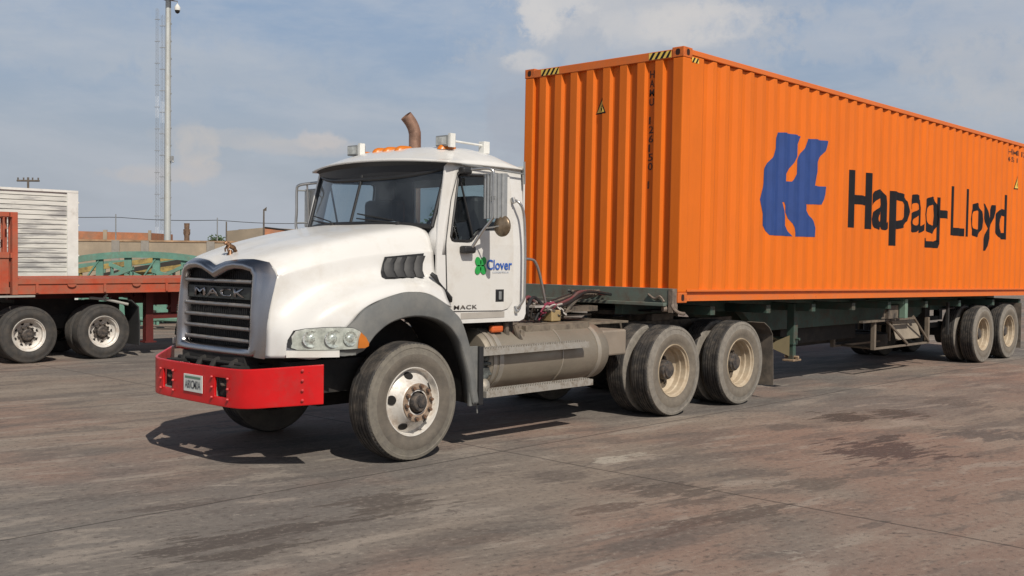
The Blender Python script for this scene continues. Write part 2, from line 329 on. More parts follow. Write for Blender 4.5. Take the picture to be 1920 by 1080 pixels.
# ------------------------------------------------------------------ ground
def ground():
    m = bpy.data.materials.new('worn_yard_pavement'); m.use_nodes = True
    nt = m.node_tree; N = nt.nodes; L = nt.links; b = N['Principled BSDF']; b.inputs['Roughness'].default_value = .85; b.inputs['Specular IOR Level'].default_value = .25
    tc = N.new('ShaderNodeTexCoord')
    def noise(scale, st=(1, 1, 1), rot=0, det=7, ro=.6, loc=(0, 0, 0), dist=0):
        r = N.new('ShaderNodeMapping'); r.inputs['Rotation'].default_value = (0, 0, rot); L.new(tc.outputs['Object'], r.inputs[0])
        mp = N.new('ShaderNodeMapping'); mp.inputs['Scale'].default_value = st; mp.inputs['Location'].default_value = loc; L.new(r.outputs[0], mp.inputs[0])
        n = N.new('ShaderNodeTexNoise'); n.inputs['Scale'].default_value = scale; n.inputs['Detail'].default_value = det; n.inputs['Roughness'].default_value = ro; n.inputs['Distortion'].default_value = dist; L.new(mp.outputs[0], n.inputs[0]); return n.outputs[0]
    def rng(x, a, c, lo=0., hi=1.):
        n = N.new('ShaderNodeMapRange'); n.interpolation_type = 'SMOOTHSTEP'; n.inputs[1].default_value = a; n.inputs[2].default_value = c; n.inputs[3].default_value = lo; n.inputs[4].default_value = hi; L.new(x, n.inputs[0]); return n.outputs[0]
    def mul(a, b_):
        n = N.new('ShaderNodeMath'); n.operation = 'MULTIPLY'
        L.new(a, n.inputs[0])
        if isinstance(b_, float): n.inputs[1].default_value = b_
        else: L.new(b_, n.inputs[1])
        return n.outputs[0]
    def mix(f, a, c):
        n = N.new('ShaderNodeMix'); n.data_type = 'RGBA'
        L.new(f, n.inputs[0])
        for s, v in ((6, a), (7, c)):
            if isinstance(v, tuple): n.inputs[s].default_value = v + (1,)
            else: L.new(v, n.inputs[s])
        return n.outputs[2]
    A = radians(5.5)
    big = noise(.16, (1, 1, 1), .4, 4, .5)
    pink = noise(.22, (1, 1, 1), .2, 5, .55, (7, 3, 0))
    V = radians(46.5)
    streak = noise(1.0, (.30, 1.25, 1), A, 9, .66)
    streak2 = noise(2.3, (.34, 1.1, 1), A + .12, 9, .68, (3, 9, 0), .3)
    smear = noise(1.5, (.22, 1.5, 1), A - .10, 8, .7, (11, 2, 0), .2)
    blot = noise(.62, (.75, 1.15, 1), V, 10, .70, (1.3, 4.2, 0), .35)
    blot2 = noise(1.7, (.7, 1.2, 1), V, 10, .72, (8.3, 1.2, 0), .5)
    fine = noise(22, (.8, 1, 1), A, 7, .72)
    grain = noise(150, (1, 1, 1), 0, 3, .65)
    c = mix(rng(big, .42, .58), (.180, .162, .146), (.245, .203, .166))
    c = mix(mul(rng(pink, .45, .58), .80), c, (.285, .188, .146))
    c = mix(mul(rng(streak, .50, .62), .50), c, (.325, .272, .222))
    c = mix(mul(rng(streak, .48, .38), .60), c, (.118, .106, .098))
    c = mix(mul(rng(streak2, .54, .60), .55), c, (.120, .102, .092))
    c = mix(mul(rng(streak2, .46, .38), .55), c, (.37, .320, .270))
    c = mix(mul(rng(smear, .61, .64), .50), c, (.105, .088, .080))
    c = mix(mul(rng(blot2, .635, .65), .65), c, (.10, .080, .072))
    c = mix(mul(rng(blot2, .35, .32), .6), c, (.40, .36, .31))
    # oil and tyre stains where the yard has them
    edge = noise(5.0, (.35, 1.3, 1), A, 9, .72, (2, 7, 0)); fib = noise(9.0, (.16, 1.6, 1), A + .1, 6, .7)
    sx = N.new('ShaderNodeSeparateXYZ'); L.new(tc.outputs['Object'], sx.inputs[0])
    def m2(op, a, b_=0.0, c_=0.0):
        n = N.new('ShaderNodeMath'); n.operation = op
        for q, v in enumerate((a, b_, c_)):
            if isinstance(v, (int, float)): n.inputs[q].default_value = v
            else: L.new(v, n.inputs[q])
        return n.outputs[0]
    def gp(px, py):
        d = CF + CR * ((px - 960) / 2000.0) - CU * ((py - 540) / 2000.0); t = -CP.z / d.z; return CP.x + d.x * t, CP.y + d.y * t
    for cx, cy, rx, ry, sl, colr, amt in ((480, 1002, 190, 13, -.17, (.085, .070, .062), .75), (470, 1034, 140, 12, -.16, (.090, .074, .064), .75), (715, 938, 80, 16, -.10, (.095, .078, .068), .7), (760, 955, 90, 9, -.12, (.10, .082, .07), .6), (330, 948, 70, 7, -.12, (.11, .09, .08), .6),
                                 (1585, 782, 55, 9, .03, (.080, .062, .052), .85), (1680, 776, 45, 8, .05, (.085, .067, .058), .8), (1660, 845, 105, 20, .06, (.085, .055, .050), .8), (1665, 822, 28, 7, .0, (.08, .06, .055), .8), (1850, 815, 90, 9, .05, (.11, .095, .088), .7), (1240, 918, 90, 14, .02, (.105, .084, .072), .7),
                                 (1150, 952, 70, 9, -.10, (.12, .085, .07), .65), (1385, 965, 85, 18, -.14, (.105, .082, .07), .7), (1300, 985, 60, 10, -.18, (.13, .09, .075), .6), (1300, 943, 60, 8, -.04, (.115, .092, .08), .6), (1150, 862, 40, 6, 0, (.42, .38, .32), .8), (1200, 852, 28, 5, 0, (.40, .36, .30), .7), (1050, 895, 60, 9, -.05, (.12, .10, .088), .55), (1530, 905, 60, 12, -.06, (.12, .10, .085), .6), (1790, 755, 60, 8, .04, (.11, .095, .085), .6), (900, 1010, 60, 8, -.1, (.13, .10, .085), .5), (1480, 800, 40, 7, 0, (.11, .095, .085), .6)):
        p0 = gp(cx, cy); p1 = gp(cx + rx, cy + sl * rx); p2 = gp(cx, cy + ry)
        e1 = (p1[0] - p0[0], p1[1] - p0[1]); e2 = (p2[0] - p0[0], p2[1] - p0[1]); det = e1[0] * e2[1] - e1[1] * e2[0]
        dx = m2('SUBTRACT', sx.outputs[0], p0[0]); dy = m2('SUBTRACT', sx.outputs[1], p0[1])
        u = m2('ADD', m2('MULTIPLY', dx, e2[1] / det), m2('MULTIPLY', dy, -e2[0] / det)); v = m2('ADD', m2('MULTIPLY', dx, -e1[1] / det), m2('MULTIPLY', dy, e1[0] / det))
        r = m2('SQRT', m2('ADD', m2('MULTIPLY', u, u), m2('MULTIPLY', v, v)))
        r = m2('ADD', r, m2('MULTIPLY', m2('SUBTRACT', edge, .5), 5.0)); r = m2('ADD', r, m2('MULTIPLY', m2('SUBTRACT', fib, .5), 3.0))
        c = mix(mul(rng(r, 1.0, .88), min(1.0, amt * 1.12)), c, colr)
    c = mix(mul(rng(fine, .53, .70), .50), c, (.42, .37, .31))
    c = mix(mul(rng(fine, .47, .35), .68), c, (.070, .060, .054))
    c = mix(mul(rng(grain, .42, .58), .30), c, (.11, .098, .088))
    # saw-cut joints between the slabs, along Y and X
    sep = N.new('ShaderNodeSeparateXYZ'); L.new(tc.outputs['Object'], sep.inputs[0])
    wv = noise(.6, (1, 1, 1), 0, 3, .5)
    for sock, off, per in ((0, 2.93, 11.0), (1, -5.4, 9.5)):
        a = N.new('ShaderNodeMath'); a.operation = 'ADD'; L.new(sep.outputs[sock], a.inputs[0]); a.inputs[1].default_value = off + 110
        a2 = N.new('ShaderNodeMath'); a2.operation = 'MULTIPLY_ADD'; L.new(wv, a2.inputs[0]); a2.inputs[1].default_value = .12; L.new(a.outputs[0], a2.inputs[2])
        p = N.new('ShaderNodeMath'); p.operation = 'PINGPONG'; L.new(a2.outputs[0], p.inputs[0]); p.inputs[1].default_value = per / 2
        c = mix(rng(p.outputs[0], .016, .007, 0., .75), c, (.05, .043, .04))
    L.new(c, b.inputs['Base Color'])
    bp = N.new('ShaderNodeBump'); bp.inputs['Strength'].default_value = .35; bp.inputs['Distance'].default_value = .012; L.new(fine, bp.inputs['Height'])
    bp2 = N.new('ShaderNodeBump'); bp2.inputs['Strength'].default_value = .25; bp2.inputs['Distance'].default_value = .004; L.new(grain, bp2.inputs['Height']); L.new(bp.outputs[0], bp2.inputs['Normal']); L.new(bp2.outputs[0], b.inputs['Normal'])
    bm = BM(); S = 2500
    vs = [bm.verts.new(v) for v in ((-S, -S, 0), (S, -S, 0), (S, S, 0), (-S, S, 0))]; bm.faces.new(vs)
    struct(new_obj('ground', bm, m))
ground()

# ------------------------------------------------------------------ wheels (axis along Y, outer face at y = 0 looking to -Y)
def tyre_bm(R=.518, w=.27, rb=.292, groove=.010, n=96, ribs=4, scal=True):
    bm = BM()
    h = R - rb
    side = [(rb, .035), (rb + .012, .014), (rb + h * .22, .006), (rb + h * .27, -.001), (rb + h * .52, -.004), (rb + h * .56, -.0005), (rb + h * .78, .004), (rb + h * .80, .000), (rb + h * .92, .006), (R - .010, .020)]
    lathe(bm, side[:6], n, mi=0); lathe(bm, side[5:], n, mi=2)
    x0, x1 = .028, w - .028; prof = [(R - .010, .020), (R - .003, .026), (R - .002, x0 + .004)]
    lw = (x1 - x0) / (ribs + 1)
    for i in range(1, ribs + 1):
        y = x0 + lw * i; rr = R - .001 + .003 * (1 - abs(2 * i / (ribs + 1) - 1))
        prof += [(rr, y - .0065), (rr - groove, y - .004), (rr - groove, y + .004), (rr, y + .0065)]
    prof += [(R - .002, x1 - .004), (R - .003, w - .026), (R - .010, w - .020)]
    lathe(bm, prof, n, mi=1)
    lathe(bm, [(r, w - y) for r, y in side[::-1]], n, mi=0)
    bmesh.ops.remove_doubles(bm, verts=bm.verts, dist=1e-5)
    for v in bm.verts:   # scalloped shoulder blocks
        r = math.hypot(v.co.x, v.co.z)
        if R - .012 < r < R - .0025 and v.co.y < w * .5 and scal:
            k = int(round((math.atan2(v.co.z, v.co.x) % (2 * pi)) / (2 * pi) * n)) % n
            if k % 2: q = (r - .008) / r; v.co.x *= q; v.co.z *= q; v.co.y += .004
    bmesh.ops.recalc_face_normals(bm, faces=bm.faces)
    return bm
def lugs(bm, R, n, y0=.002, y1=.024):
    for k in range(n):
        a = 2 * pi * k / n; c, s = cos(a), sin(a); t = .0085
        pts = []
        for rr, yy in ((R - .030, y0), (R - .010, y0 + .012), (R - .012, y1 + .006), (R - .034, y1)):
            for sg in (-1, 1): pts.append(((rr * c - sg * t * s), yy - (.003 if rr < R - .02 else 0), (rr * s + sg * t * c)))
        v = [bm.verts.new(p) for p in pts]
        bm.faces.new((v[0], v[1], v[3], v[2])); bm.faces.new((v[2], v[3], v[5], v[4])); bm.faces.new((v[0], v[2], v[4], v[6])); bm.faces.new((v[1], v[7], v[5], v[3]))
def disc(bm, c, nrm, r, n=16, mi=0, depth=0.0, sx=1.0):
    nrm = Vector(nrm).normalized(); a = nrm.orthogonal().normalized(); b = nrm.cross(a); c = Vector(c)
    top = [bm.verts.new(c + (a * cos(2 * pi * k / n) + b * sin(2 * pi * k / n)) * r) for k in range(n)]
    f = bm.faces.new(top); f.material_index = mi
    if depth:
        bot = [bm.verts.new(v.co - nrm * depth) for v in top]
        for k in range(n):
            f = bm.faces.new((top[k], bot[k], bot[(k + 1) % n], top[(k + 1) % n])); f.material_index = mi
MESH = {}
def wheel_meshes(key, tmats, R, w, kind, rimm, ribs=4, groove=.01):
    if key in MESH: return MESH[key]
    t = tyre_bm(R, w, groove=groove, ribs=ribs, rb=R * .565, n=160 if kind in ('front', 'rear') and key != 'lf' else 72, scal=kind in ('front', 'rear'))
    k = R / .518
    to = new_obj('tyre', t, tmats, None, smooth=35)
    rb = BM(); hb = BM()
    if kind == 'front':
        lathe(rb, [(.300, .030), (.304, .018), (.300, .010), (.292, .012), (.286, .030), (.280, .062), (.272, .075), (.262, .070), (.235, .040), (.200, .005), (.178, -.028), (.170, -.040), (.160, -.044), (.10, -.044)], 64)
        for i in range(5):
            a = radians(103 + 72 * i); rr = .232
            nrm = Vector((cos(a) * .75, -.66, sin(a) * .75)); disc(rb, Vector((rr * cos(a), .0345, rr * sin(a))) + nrm.normalized() * .004, nrm, .041, 20, 1, .01)
        lathe(hb, [(.168, -.043), (.166, -.052), (.120, -.054), (.112, -.046), (.105, -.03)], 48, mi=2)
        for i in range(10):
            a = 2 * pi * (i + .3) / 10; p = Vector((.142 * cos(a), -.052, .142 * sin(a)))
            tube(hb, [p, p + Vector((0, -.012, 0)), p + Vector((0, -.013, 0)), p + Vector((0, -.030, 0))], [.022, .021, .016, .015], 6)
            for f in hb.faces[-8:]: f.material_index = 1
        lathe(hb, [(.104, -.03), (.100, -.020), (.086, -.030), (.080, -.075), (.070, -.086), (.040, -.088), (.038, -.098), (.0, -.100)], 32, mi=0)
    elif kind == 'rear':
        lathe(rb, [(.300 * k, .034), (.305 * k, .018), (.300 * k, .008), (.290 * k, .012), (.284 * k, .030), (.270 * k, .040), (.266 * k, .100), (.255 * k, .112), (.252 * k, .165), (.236 * k, .180), (.225 * k, .205), (.205 * k, .222), (.170 * k, .226), (.12 * k, .222)], 64)
        for i in range(5):
            a = radians(30 + 72 * i); disc(rb, (.205 * k * cos(a), .218, .205 * k * sin(a)), (0, -1, 0), .027, 18, 1, .003)
        lathe(hb, [(.168 * k, .224), (.166 * k, .205), (.115 * k, .200), (.112 * k, .12), (.105 * k, .095), (.085 * k, .088), (.080 * k, .070), (.0, .068)], 32, mi=0)
        for i in range(10):
            a = 2 * pi * (i + .3) / 10; p = Vector((.142 * k * cos(a), .204, .142 * k * sin(a)))
            tube(hb, [p, p + Vector((0, -.035, 0))], .018, 6)
        for i in range(8):
            a = 2 * pi * i / 8; p = Vector((.072 * cos(a) * k, .09, .072 * sin(a) * k)); tube(hb, [p, p + Vector((0, -.012, 0))], .009, 6)
    elif kind == 'white8':
        lathe(rb, [(.300 * k, .034), (.305 * k, .018), (.300 * k, .008), (.290 * k, .012), (.282 * k, .030), (.262 * k, .040), (.256 * k, .09), (.236 * k, .105), (.215 * k, .125), (.185 * k, .13), (.10 * k, .13)], 64)
        for i in range(8):
            a = radians(20 + 45 * i); disc(rb, (.212 * k * cos(a), .122, .212 * k * sin(a)), (0, -1, 0), .026, 18, 1, .003)
        lathe(hb, [(.150 * k, .13), (.148 * k, .12), (.11 * k, .118), (.105 * k, .06), (.085 * k, .045), (.0, .043)], 32, mi=0)
        for i in range(10):
            a = 2 * pi * (i + .3) / 10; p = Vector((.150 * k * cos(a), .122, .150 * k * sin(a))); tube(hb, [p, p + Vector((0, -.03, 0))], .017, 6)
    if kind == 'inner':
        lathe(rb, [(.300 * k, .034), (.305 * k, .018), (.300 * k, .008), (.284 * k, .030), (.266 * k, .1), (.262 * k, .25)], 48)
    ro = new_obj('wheel', rb, [rimm, shade_disc_m], None, smooth=35)
    ho = None
    if kind != 'inner':
        ho = new_obj('hub', hb, [hubm, rust if kind == 'front' else hubm, ringm], None, smooth=35)
    meshes = (ro.data, to.data, ho.data if ho else None)
    for o in (ro, to, ho):
        if o: bpy.data.objects.remove(o)
    MESH[key] = meshes; return meshes
def put_wheel(parent, key, x, y, z, far=False, spin=0.0, label=None):
    rm, tm, hm = MESH[key]
    w = bpy.data.objects.new('wheel', rm); COL.objects.link(w); setpar(w, parent)
    w.location = (x, y, z); w.rotation_euler = (0, spin, pi if far else 0)
    t = bpy.data.objects.new('tyre', tm); COL.objects.link(t); t.parent = w
    if hm:
        h = bpy.data.objects.new('hub', hm); COL.objects.link(h); h.parent = w
    if label: w['label'] = label
    return w
R = .518
wheel_meshes('front', [sidew, rubber, sidew_l], R, .28, 'front', rimw)
wheel_meshes('rear', [sidew2, rubber, sidew2_l], R, .26, 'rear', rimc, groove=.007, ribs=5)
wheel_meshes('inner', [sidew2, rubber, sidew2_l], R, .26, 'inner', rimc, groove=.007, ribs=5)
wheel_meshes('trl', [sidew2, rubber, sidew2_l], .51, .25, 'rear', rimc, groove=.014, ribs=4)
wheel_meshes('trl_in', [sidew2, rubber, sidew2_l], .51, .25, 'inner', rimc, groove=.014, ribs=4)
wheel_meshes('lf', [sidedk, sidedk, sidedk], .455, .24, 'white8', rimw)
wheel_meshes('lf_in', [sidedk, sidedk, sidedk], .455, .24, 'inner', rimw)

# ================================================================== THE TRACTOR UNIT
T = thing('semi_truck', 'white semi truck with red bumper and grey wheel arches, in front of the orange container', 'truck', (-2.0, CY, 0))
def P(name, bm, m, smooth=False, bevel=0.0, solid=0.0, parent=None):
    return new_obj(name, bm, m, None, smooth, bevel, solid) if parent is None and False else attach(name, bm, m, smooth, bevel, solid, parent or T)
def attach(name, bm, m, smooth, bevel, solid, parent):
    o = new_obj(name, bm, m, None, smooth, bevel, solid)
    o.parent = parent
    q = parent; off = Vector((0, 0, 0))
    while q is not None: off += Vector(q.location); q = q.parent
    # parts are modelled in world coordinates: cancel the parents' offset
    o.matrix_parent_inverse = Matrix.Translation(Vector(parent_origin(parent))).inverted()
    return o
def parent_origin(p):
    # only the root empties carry an offset; mesh parents were already cancelled to world coordinates
    return p.location if p.parent is None else (0, 0, 0)

# hood ------------------------------------------------------------
def interp(pts, t):
    """Catmull-Rom on pts=[(t,x,y,z)]"""
    n = len(pts)
    if t <= pts[0][0]: return Vector(pts[0][1:])
    if t >= pts[-1][0]: return Vector(pts[-1][1:])
    for i in range(n - 1):
        if pts[i][0] <= t <= pts[i + 1][0]: break
    b, c = pts[i], pts[i + 1]; a = pts[max(i - 1, 0)]; d = pts[min(i + 2, n - 1)]
    h = c[0] - b[0]; u = (t - b[0]) / h
    vb, vc = Vector(b[1:]), Vector(c[1:])
    mb = (vc - Vector(a[1:])) / max(c[0] - a[0], 1e-6) * h; mc = (Vector(d[1:]) - vb) / max(d[0] - b[0], 1e-6) * h
    return vb * (2 * u ** 3 - 3 * u ** 2 + 1) + mb * (u ** 3 - 2 * u ** 2 + u) + vc * (-2 * u ** 3 + 3 * u ** 2) + mc * (u ** 3 - u ** 2)
HR = [  # near-side rows, front to back: (t, X, Y, Z)
    [(0, -5.125, 1.23, 1.688), (.12, -5.01, 1.23, 1.775), (.35, -4.66, 1.23, 1.885), (.6, -4.25, 1.23, 1.975), (.85, -3.88, 1.23, 2.045), (1, -3.70, 1.23, 2.075)],
    [(0, -5.105, 1.08, 1.728), (.12, -5.00, 1.05, 1.787), (.35, -4.65, 1.0, 1.893), (.6, -4.24, .96, 1.982), (.85, -3.86, .93, 2.050), (1, -3.67, .92, 2.079)],
    [(0, -5.080, .90, 1.742), (.12, -4.98, .88, 1.788), (.35, -4.62, .82, 1.893), (.6, -4.21, .77, 1.984), (.85, -3.82, .74, 2.052), (1, -3.62, .73, 2.079)],
    [(0, -5.045, .72, 1.742), (.12, -4.95, .70, 1.783), (.35, -4.60, .64, 1.886), (.6, -4.19, .60, 1.978), (.85, -3.79, .57, 2.045), (1, -3.57, .56, 2.074)],
    [(0, -5.018, .60, 1.705), (.12, -4.92, .585, 1.755), (.35, -4.57, .52, 1.868), (.6, -4.16, .47, 1.958), (.85, -3.76, .43, 2.024), (1, -3.52, .42, 2.056)],
    [(0, -5.010, .53, 1.655), (.12, -4.90, .515, 1.710), (.35, -4.56, .455, 1.820), (.6, -4.15, .40, 1.905), (.85, -3.74, .36, 1.965), (1, -3.50, .33, 1.992)],
    [(0, -5.005, .50, 1.605), (.12, -4.89, .475, 1.655), (.35, -4.54, .405, 1.742), (.6, -4.14, .345, 1.806), (.85, -3.73, .30, 1.838), (1, -3.487, .28, 1.852)],
    [(0, -5.010, .495, 1.58), (.12, -4.893, .466, 1.625), (.35, -4.542, .394, 1.712), (.6, -4.14, .334, 1.776), (.85, -3.73, .29, 1.808), (1, -3.487, .268, 1.822)],
    [(0, -5.055, .512, 1.37), (.12, -4.925, .470, 1.43), (.35, -4.575, .380, 1.56), (.6, -4.14, .318, 1.655), (.85, -3.73, .275, 1.675), (1, -3.487, .25, 1.675)],
    [(0, -5.080, .52, 1.22), (.12, -4.965, .435, 1.27), (.35, -4.63, .315, 1.46), (.6, -4.16, .245, 1.580), (.85, -3.73, .225, 1.605), (1, -3.487, .22, 1.59)],
    [(0, -5.085, .525, 1.12), (.12, -4.985, .37, 1.17), (.35, -4.70, .19, 1.36), (.6, -4.20, .125, 1.515), (.85, -3.73, .12, 1.545), (1, -3.46, .155, 1.50)],
    [(0, -5.088, .528, 1.03), (.12, -4.985, .335, 1.06), (.35, -4.74, .165, 1.22), (.6, -4.28, .085, 1.435), (.85, -3.74, .075, 1.485), (1, -3.45, .11, 1.40)],
    [(0, -5.092, .53, .935), (.12, -4.985, .325, .945), (.30, -4.76, .18, .955), (.40, -4.60, .115, 1.16), (.50, -4.43, .09, 1.335), (.65, -4.19, .075, 1.428), (.8, -3.94, .066, 1.474), (.9, -3.70, .066, 1.448), (1, -3.44, .068, 1.33)],
]
def hood():
    NS = 40
    near = [[interp(r, s / NS) for s in range(NS + 1)] for r in HR]
    # refine between rows
    rows = []
    for i in range(len(near) - 1):
        for k in range(3):
            row = []
            for s in range(NS + 1):
                a = near[max(i - 1, 0)][s]; b = near[i][s]; c = near[i + 1][s]; d = near[min(i + 2, len(near) - 1)][s]
                if i == 0: a = Vector((c.x, 2 * CY - c.y, c.z))
                u = k / 3; row.append(.5 * ((2 * b) + (c - a) * u + (2 * a - 5 * b + 4 * c - d) * u * u + (3 * b - a - 3 * c + d) * u ** 3))
            rows.append(row)
    rows.append(near[-1])
    bm = BM()
    full = [[Vector((p.x, my(p.y), p.z)) for p in r] for r in rows[::-1]] + rows[1:]
    grid(bm, full); bmesh.ops.remove_doubles(bm, verts=bm.verts, dist=1e-4)
    orient(bm, (-4.1, CY, .9))
    return P('hood', bm, white, smooth=50, solid=.012), rows
HOOD, HROWS = hood()
def hood_y(x, z):
    """near-side surface Y at (x,z) by nearest grid points"""
    best = sorted(((p.x - x) ** 2 + (p.z - z) ** 2, p.y) for r in HROWS[15:] for p in r)[:4]
    w = [1 / (d + 1e-5) for d, _ in best]; return sum(a * b[1] for a, b in zip(w, best)) / sum(w)

# fender flares (both sides), wheel-arch liner, trailing leg
FO = [(-4.60, .955), (-4.70, .955), (-4.69, 1.0), (-4.605, 1.17), (-4.52, 1.25), (-4.43, 1.335), (-4.32, 1.385), (-4.215, 1.424), (-4.10, 1.455), (-3.99, 1.474), (-3.87, 1.473), (-3.74, 1.456), (-3.63, 1.42), (-3.516, 1.365), (-3.42, 1.30), (-3.34, 1.24), (-3.28, 1.16), (-3.21, 1.0), (-3.13, .75), (-3.10, .56), (-3.05, .43)]
FI = [(-4.53, .962), (-4.50, .965), (-4.48, .975), (-4.448, 1.0), (-4.40, 1.05), (-4.336, 1.115), (-4.25, 1.175), (-4.163, 1.218), (-4.04, 1.25), (-3.924, 1.262), (-3.80, 1.258), (-3.674, 1.236), (-3.57, 1.20), (-3.48, 1.15), (-3.42, 1.095), (-3.36, 1.02), (-3.312, .93), (-3.26, .80), (-3.215, .66), (-3.19, .52), (-3.165, .43)]
def flare(side):
    f = (lambda y: y) if side == 0 else my
    bm = BM(); rows = []
    a = [(x, hood_y(x, z) if x < -3.45 else .085, z) for x, z in FO]
    a[0] = (-4.60, .14, .957); a[1] = (-4.72, .17, .957); a[2] = (-4.70, .16, 1.0); a[3] = (-4.605, .12, 1.17)
    n = len(FO)
    yo = [.13 - .004 * i if i < 4 else .075 for i in range(n)]
    out = []
    for j, t in enumerate((0, .04, .3, .75, .96, 1.0)):
        row = []
        for i in range(n):
            x = a[i][0] * (1 - t) + FI[i][0] * t; z = a[i][2] * (1 - t) + FI[i][1] * t
            ybase = a[i][1] * (1 - t) + (.10 if i < 3 else .06) * t
            bul = (0, .018, .034, .030, .022, .004)[j]
            if i > 15: bul *= .6
            row.append((x, f(ybase - bul), z))
        out.append(row)
    out.append([(x, f(.16 if i > 2 else .2), z) for i, (x, z) in enumerate(FI)])
    rows = [smooth_path(r, 3) for r in out]
    grid(bm, rows); orient(bm, (-3.9, f(.9), .8))
    P('fender_flare', bm, greyp, smooth=35, solid=.006)
    bm = BM()   # dark liner inside the arch
    L = [p for i, p in enumerate(FI)]
    grid(bm, [[(x, f(.155), z) for x, z in L], [(x, f(.62), z + .02) for x, z in L]])
    vs = [bm.verts.new((x, f(.62), z)) for x, z in [(-4.55, .80)] + L + [(-3.2, .5)]]
    bm.faces.new(vs)
    P('arch_liner', bm, dark, smooth=30)
for s in (0, 1): flare(s)

# chrome surround
def chrome_ring():
    inner = [(0, 1.577, -5.135), (.10, 1.612, -5.135), (.2, 1.645, -5.13), (.30, 1.660, -5.125), (.42, 1.655, -5.12), (.51, 1.638, -5.11), (.54, 1.60, -5.11), (.54, 1.45, -5.12), (.54, 1.3, -5.13), (.54, 1.15, -5.135), (.54, 1.03, -5.14), (.525, 1.0, -5.14), (.4, .998, -5.14), (.2, .997, -5.145), (0, .997, -5.145)]
    fo = [(0, 1.64, -5.15), (.10, 1.675, -5.15), (.2, 1.705, -5.145), (.30, 1.718, -5.138), (.44, 1.715, -5.125), (.56, 1.69, -5.10), (.615, 1.63, -5.095), (.625, 1.45, -5.115), (.63, 1.3, -5.13), (.64, 1.15, -5.135), (.645, 1.0, -5.14), (.63, .94, -5.15), (.45, .932, -5.155), (.2, .930, -5.16), (0, .930, -5.16)]
    bk = [(0, 1.686, -5.13), (.12, 1.722, -5.112), (.24, 1.738, -5.09), (.34, 1.744, -5.078), (.48, 1.745, -5.06), (.64, 1.72, -5.015), (.735, 1.61, -4.995), (.725, 1.45, -5.04), (.715, 1.3, -5.07), (.71, 1.15, -5.08), (.705, 1.0, -5.085), (.69, .925, -5.09), (.47, .918, -5.10), (.2, .916, -5.10), (0, .916, -5.10)]
    deep = [(y * .985, z if z > 1.1 else z + .006, -5.03) for y, z, x in inner]
    def full(p): return [(x, CY - y, z) for y, z, x in p[::-1]] + [(x, CY + y, z) for y, z, x in p[1:-1]]
    def mid(a, b, t, bulge=0): return [(ya * (1 - t) + yb * t, za * (1 - t) + zb * t, xa * (1 - t) + xb * t - bulge) for (ya, za, xa), (yb, zb, xb) in zip(a, b)]
    bm = BM()
    grid(bm, [full(deep), full(inner), full(mid(inner, fo, .12, .012)), full(mid(inner, fo, .5, .02)), full(mid(inner, fo, .9, .012)), full(fo), full(mid(fo, bk, .3, .008)), full(mid(fo, bk, .7, .006)), full(bk)], close=True)
    bmesh.ops.recalc_face_normals(bm, faces=bm.faces)
    ring = P('grille_surround', bm, chrome, smooth=60)
    bm = BM(); box(bm, -5.04, -4.98, CY - .56, CY + .56, .97, 1.68)
    for i in range(26):   # fine mesh behind the bars
        z = 1.01 + i * .025; box(bm, -5.052, -5.045, CY - .54, CY + .54, z, z + .006)
    for i in range(36):
        y = CY - .52 + i * .03; box(bm, -5.060, -5.054, y, y + .005, 1.0, 1.64)
    g = P('grille', bm, blackp)
    for z in (1.553, 1.354, 1.256, 1.158, 1.058):
        bm = BM(); tube(bm, [(-5.105, CY - .525, z), (-5.115, CY - .50, z), (-5.12, CY, z), (-5.115, CY + .50, z), (-5.105, CY + .525, z)], .0165, 12)
        P('grille_bar', bm, chrome_dull, smooth=True, parent=g)
    bm = BM(); box(bm, -5.09, -5.07, CY - .52, CY + .52, 1.40, 1.507)
    nb = P('nameplate', bm, mat('nameplate_grey', (.05, .055, .05), .5), bevel=.004, parent=g)
    bm = text_bm('MACK', 1, .012, (.80, .076), 1.15)
    bm = cut_map(bm, (), (), lambda u, v: (-5.102, CY + .40 - u, 1.418 + v))
    orient(bm, d=(-1, 0, 0)); P('nameplate_lettering', bm, chrome, parent=nb, solid=.008)
chrome_ring()

# hood ornament: small cast figure of a dog straining forward
def ornament():
    bm = BM()
    tube(bm, [(-4.99, CY, 1.775), (-4.99, CY, 1.80), (-4.985, CY, 1.83)], [.035, .026, .016], 10)
    tube(bm, smooth_path([(-4.93, CY, 1.805), (-4.945, CY, 1.85), (-4.99, CY, 1.87), (-5.02, CY, 1.895)], 4), [.012, .015, .02, .022, .024, .026, .026, .026, .025, .026, .026, .026, .022], 8)
    tube(bm, [(-5.02, CY, 1.895), (-5.045, CY, 1.905), (-5.06, CY, 1.895)], [.022, .022, .014], 8)
    for s in (-1, 1):
        tube(bm, [(-5.01, CY + s * .018, 1.87), (-5.035, CY + s * .026, 1.84), (-5.03, CY + s * .026, 1.81)], [.013, .010, .009], 6)
        tube(bm, [(-4.95, CY + s * .014, 1.845), (-4.925, CY + s * .022, 1.82), (-4.945, CY + s * .022, 1.79), (-4.965, CY + s * .022, 1.788)], [.015, .011, .009, .010], 6)
        tube(bm, [(-5.02, CY + s * .018, 1.915), (-5.015, CY + s * .022, 1.93)], [.007, .002], 5)
    for v in bm.verts: v.co = Vector((-4.99, CY, 1.775)) + (v.co - Vector((-4.99, CY, 1.775))) * .82
    P('hood_ornament', bm, gold, smooth=True)
ornament()

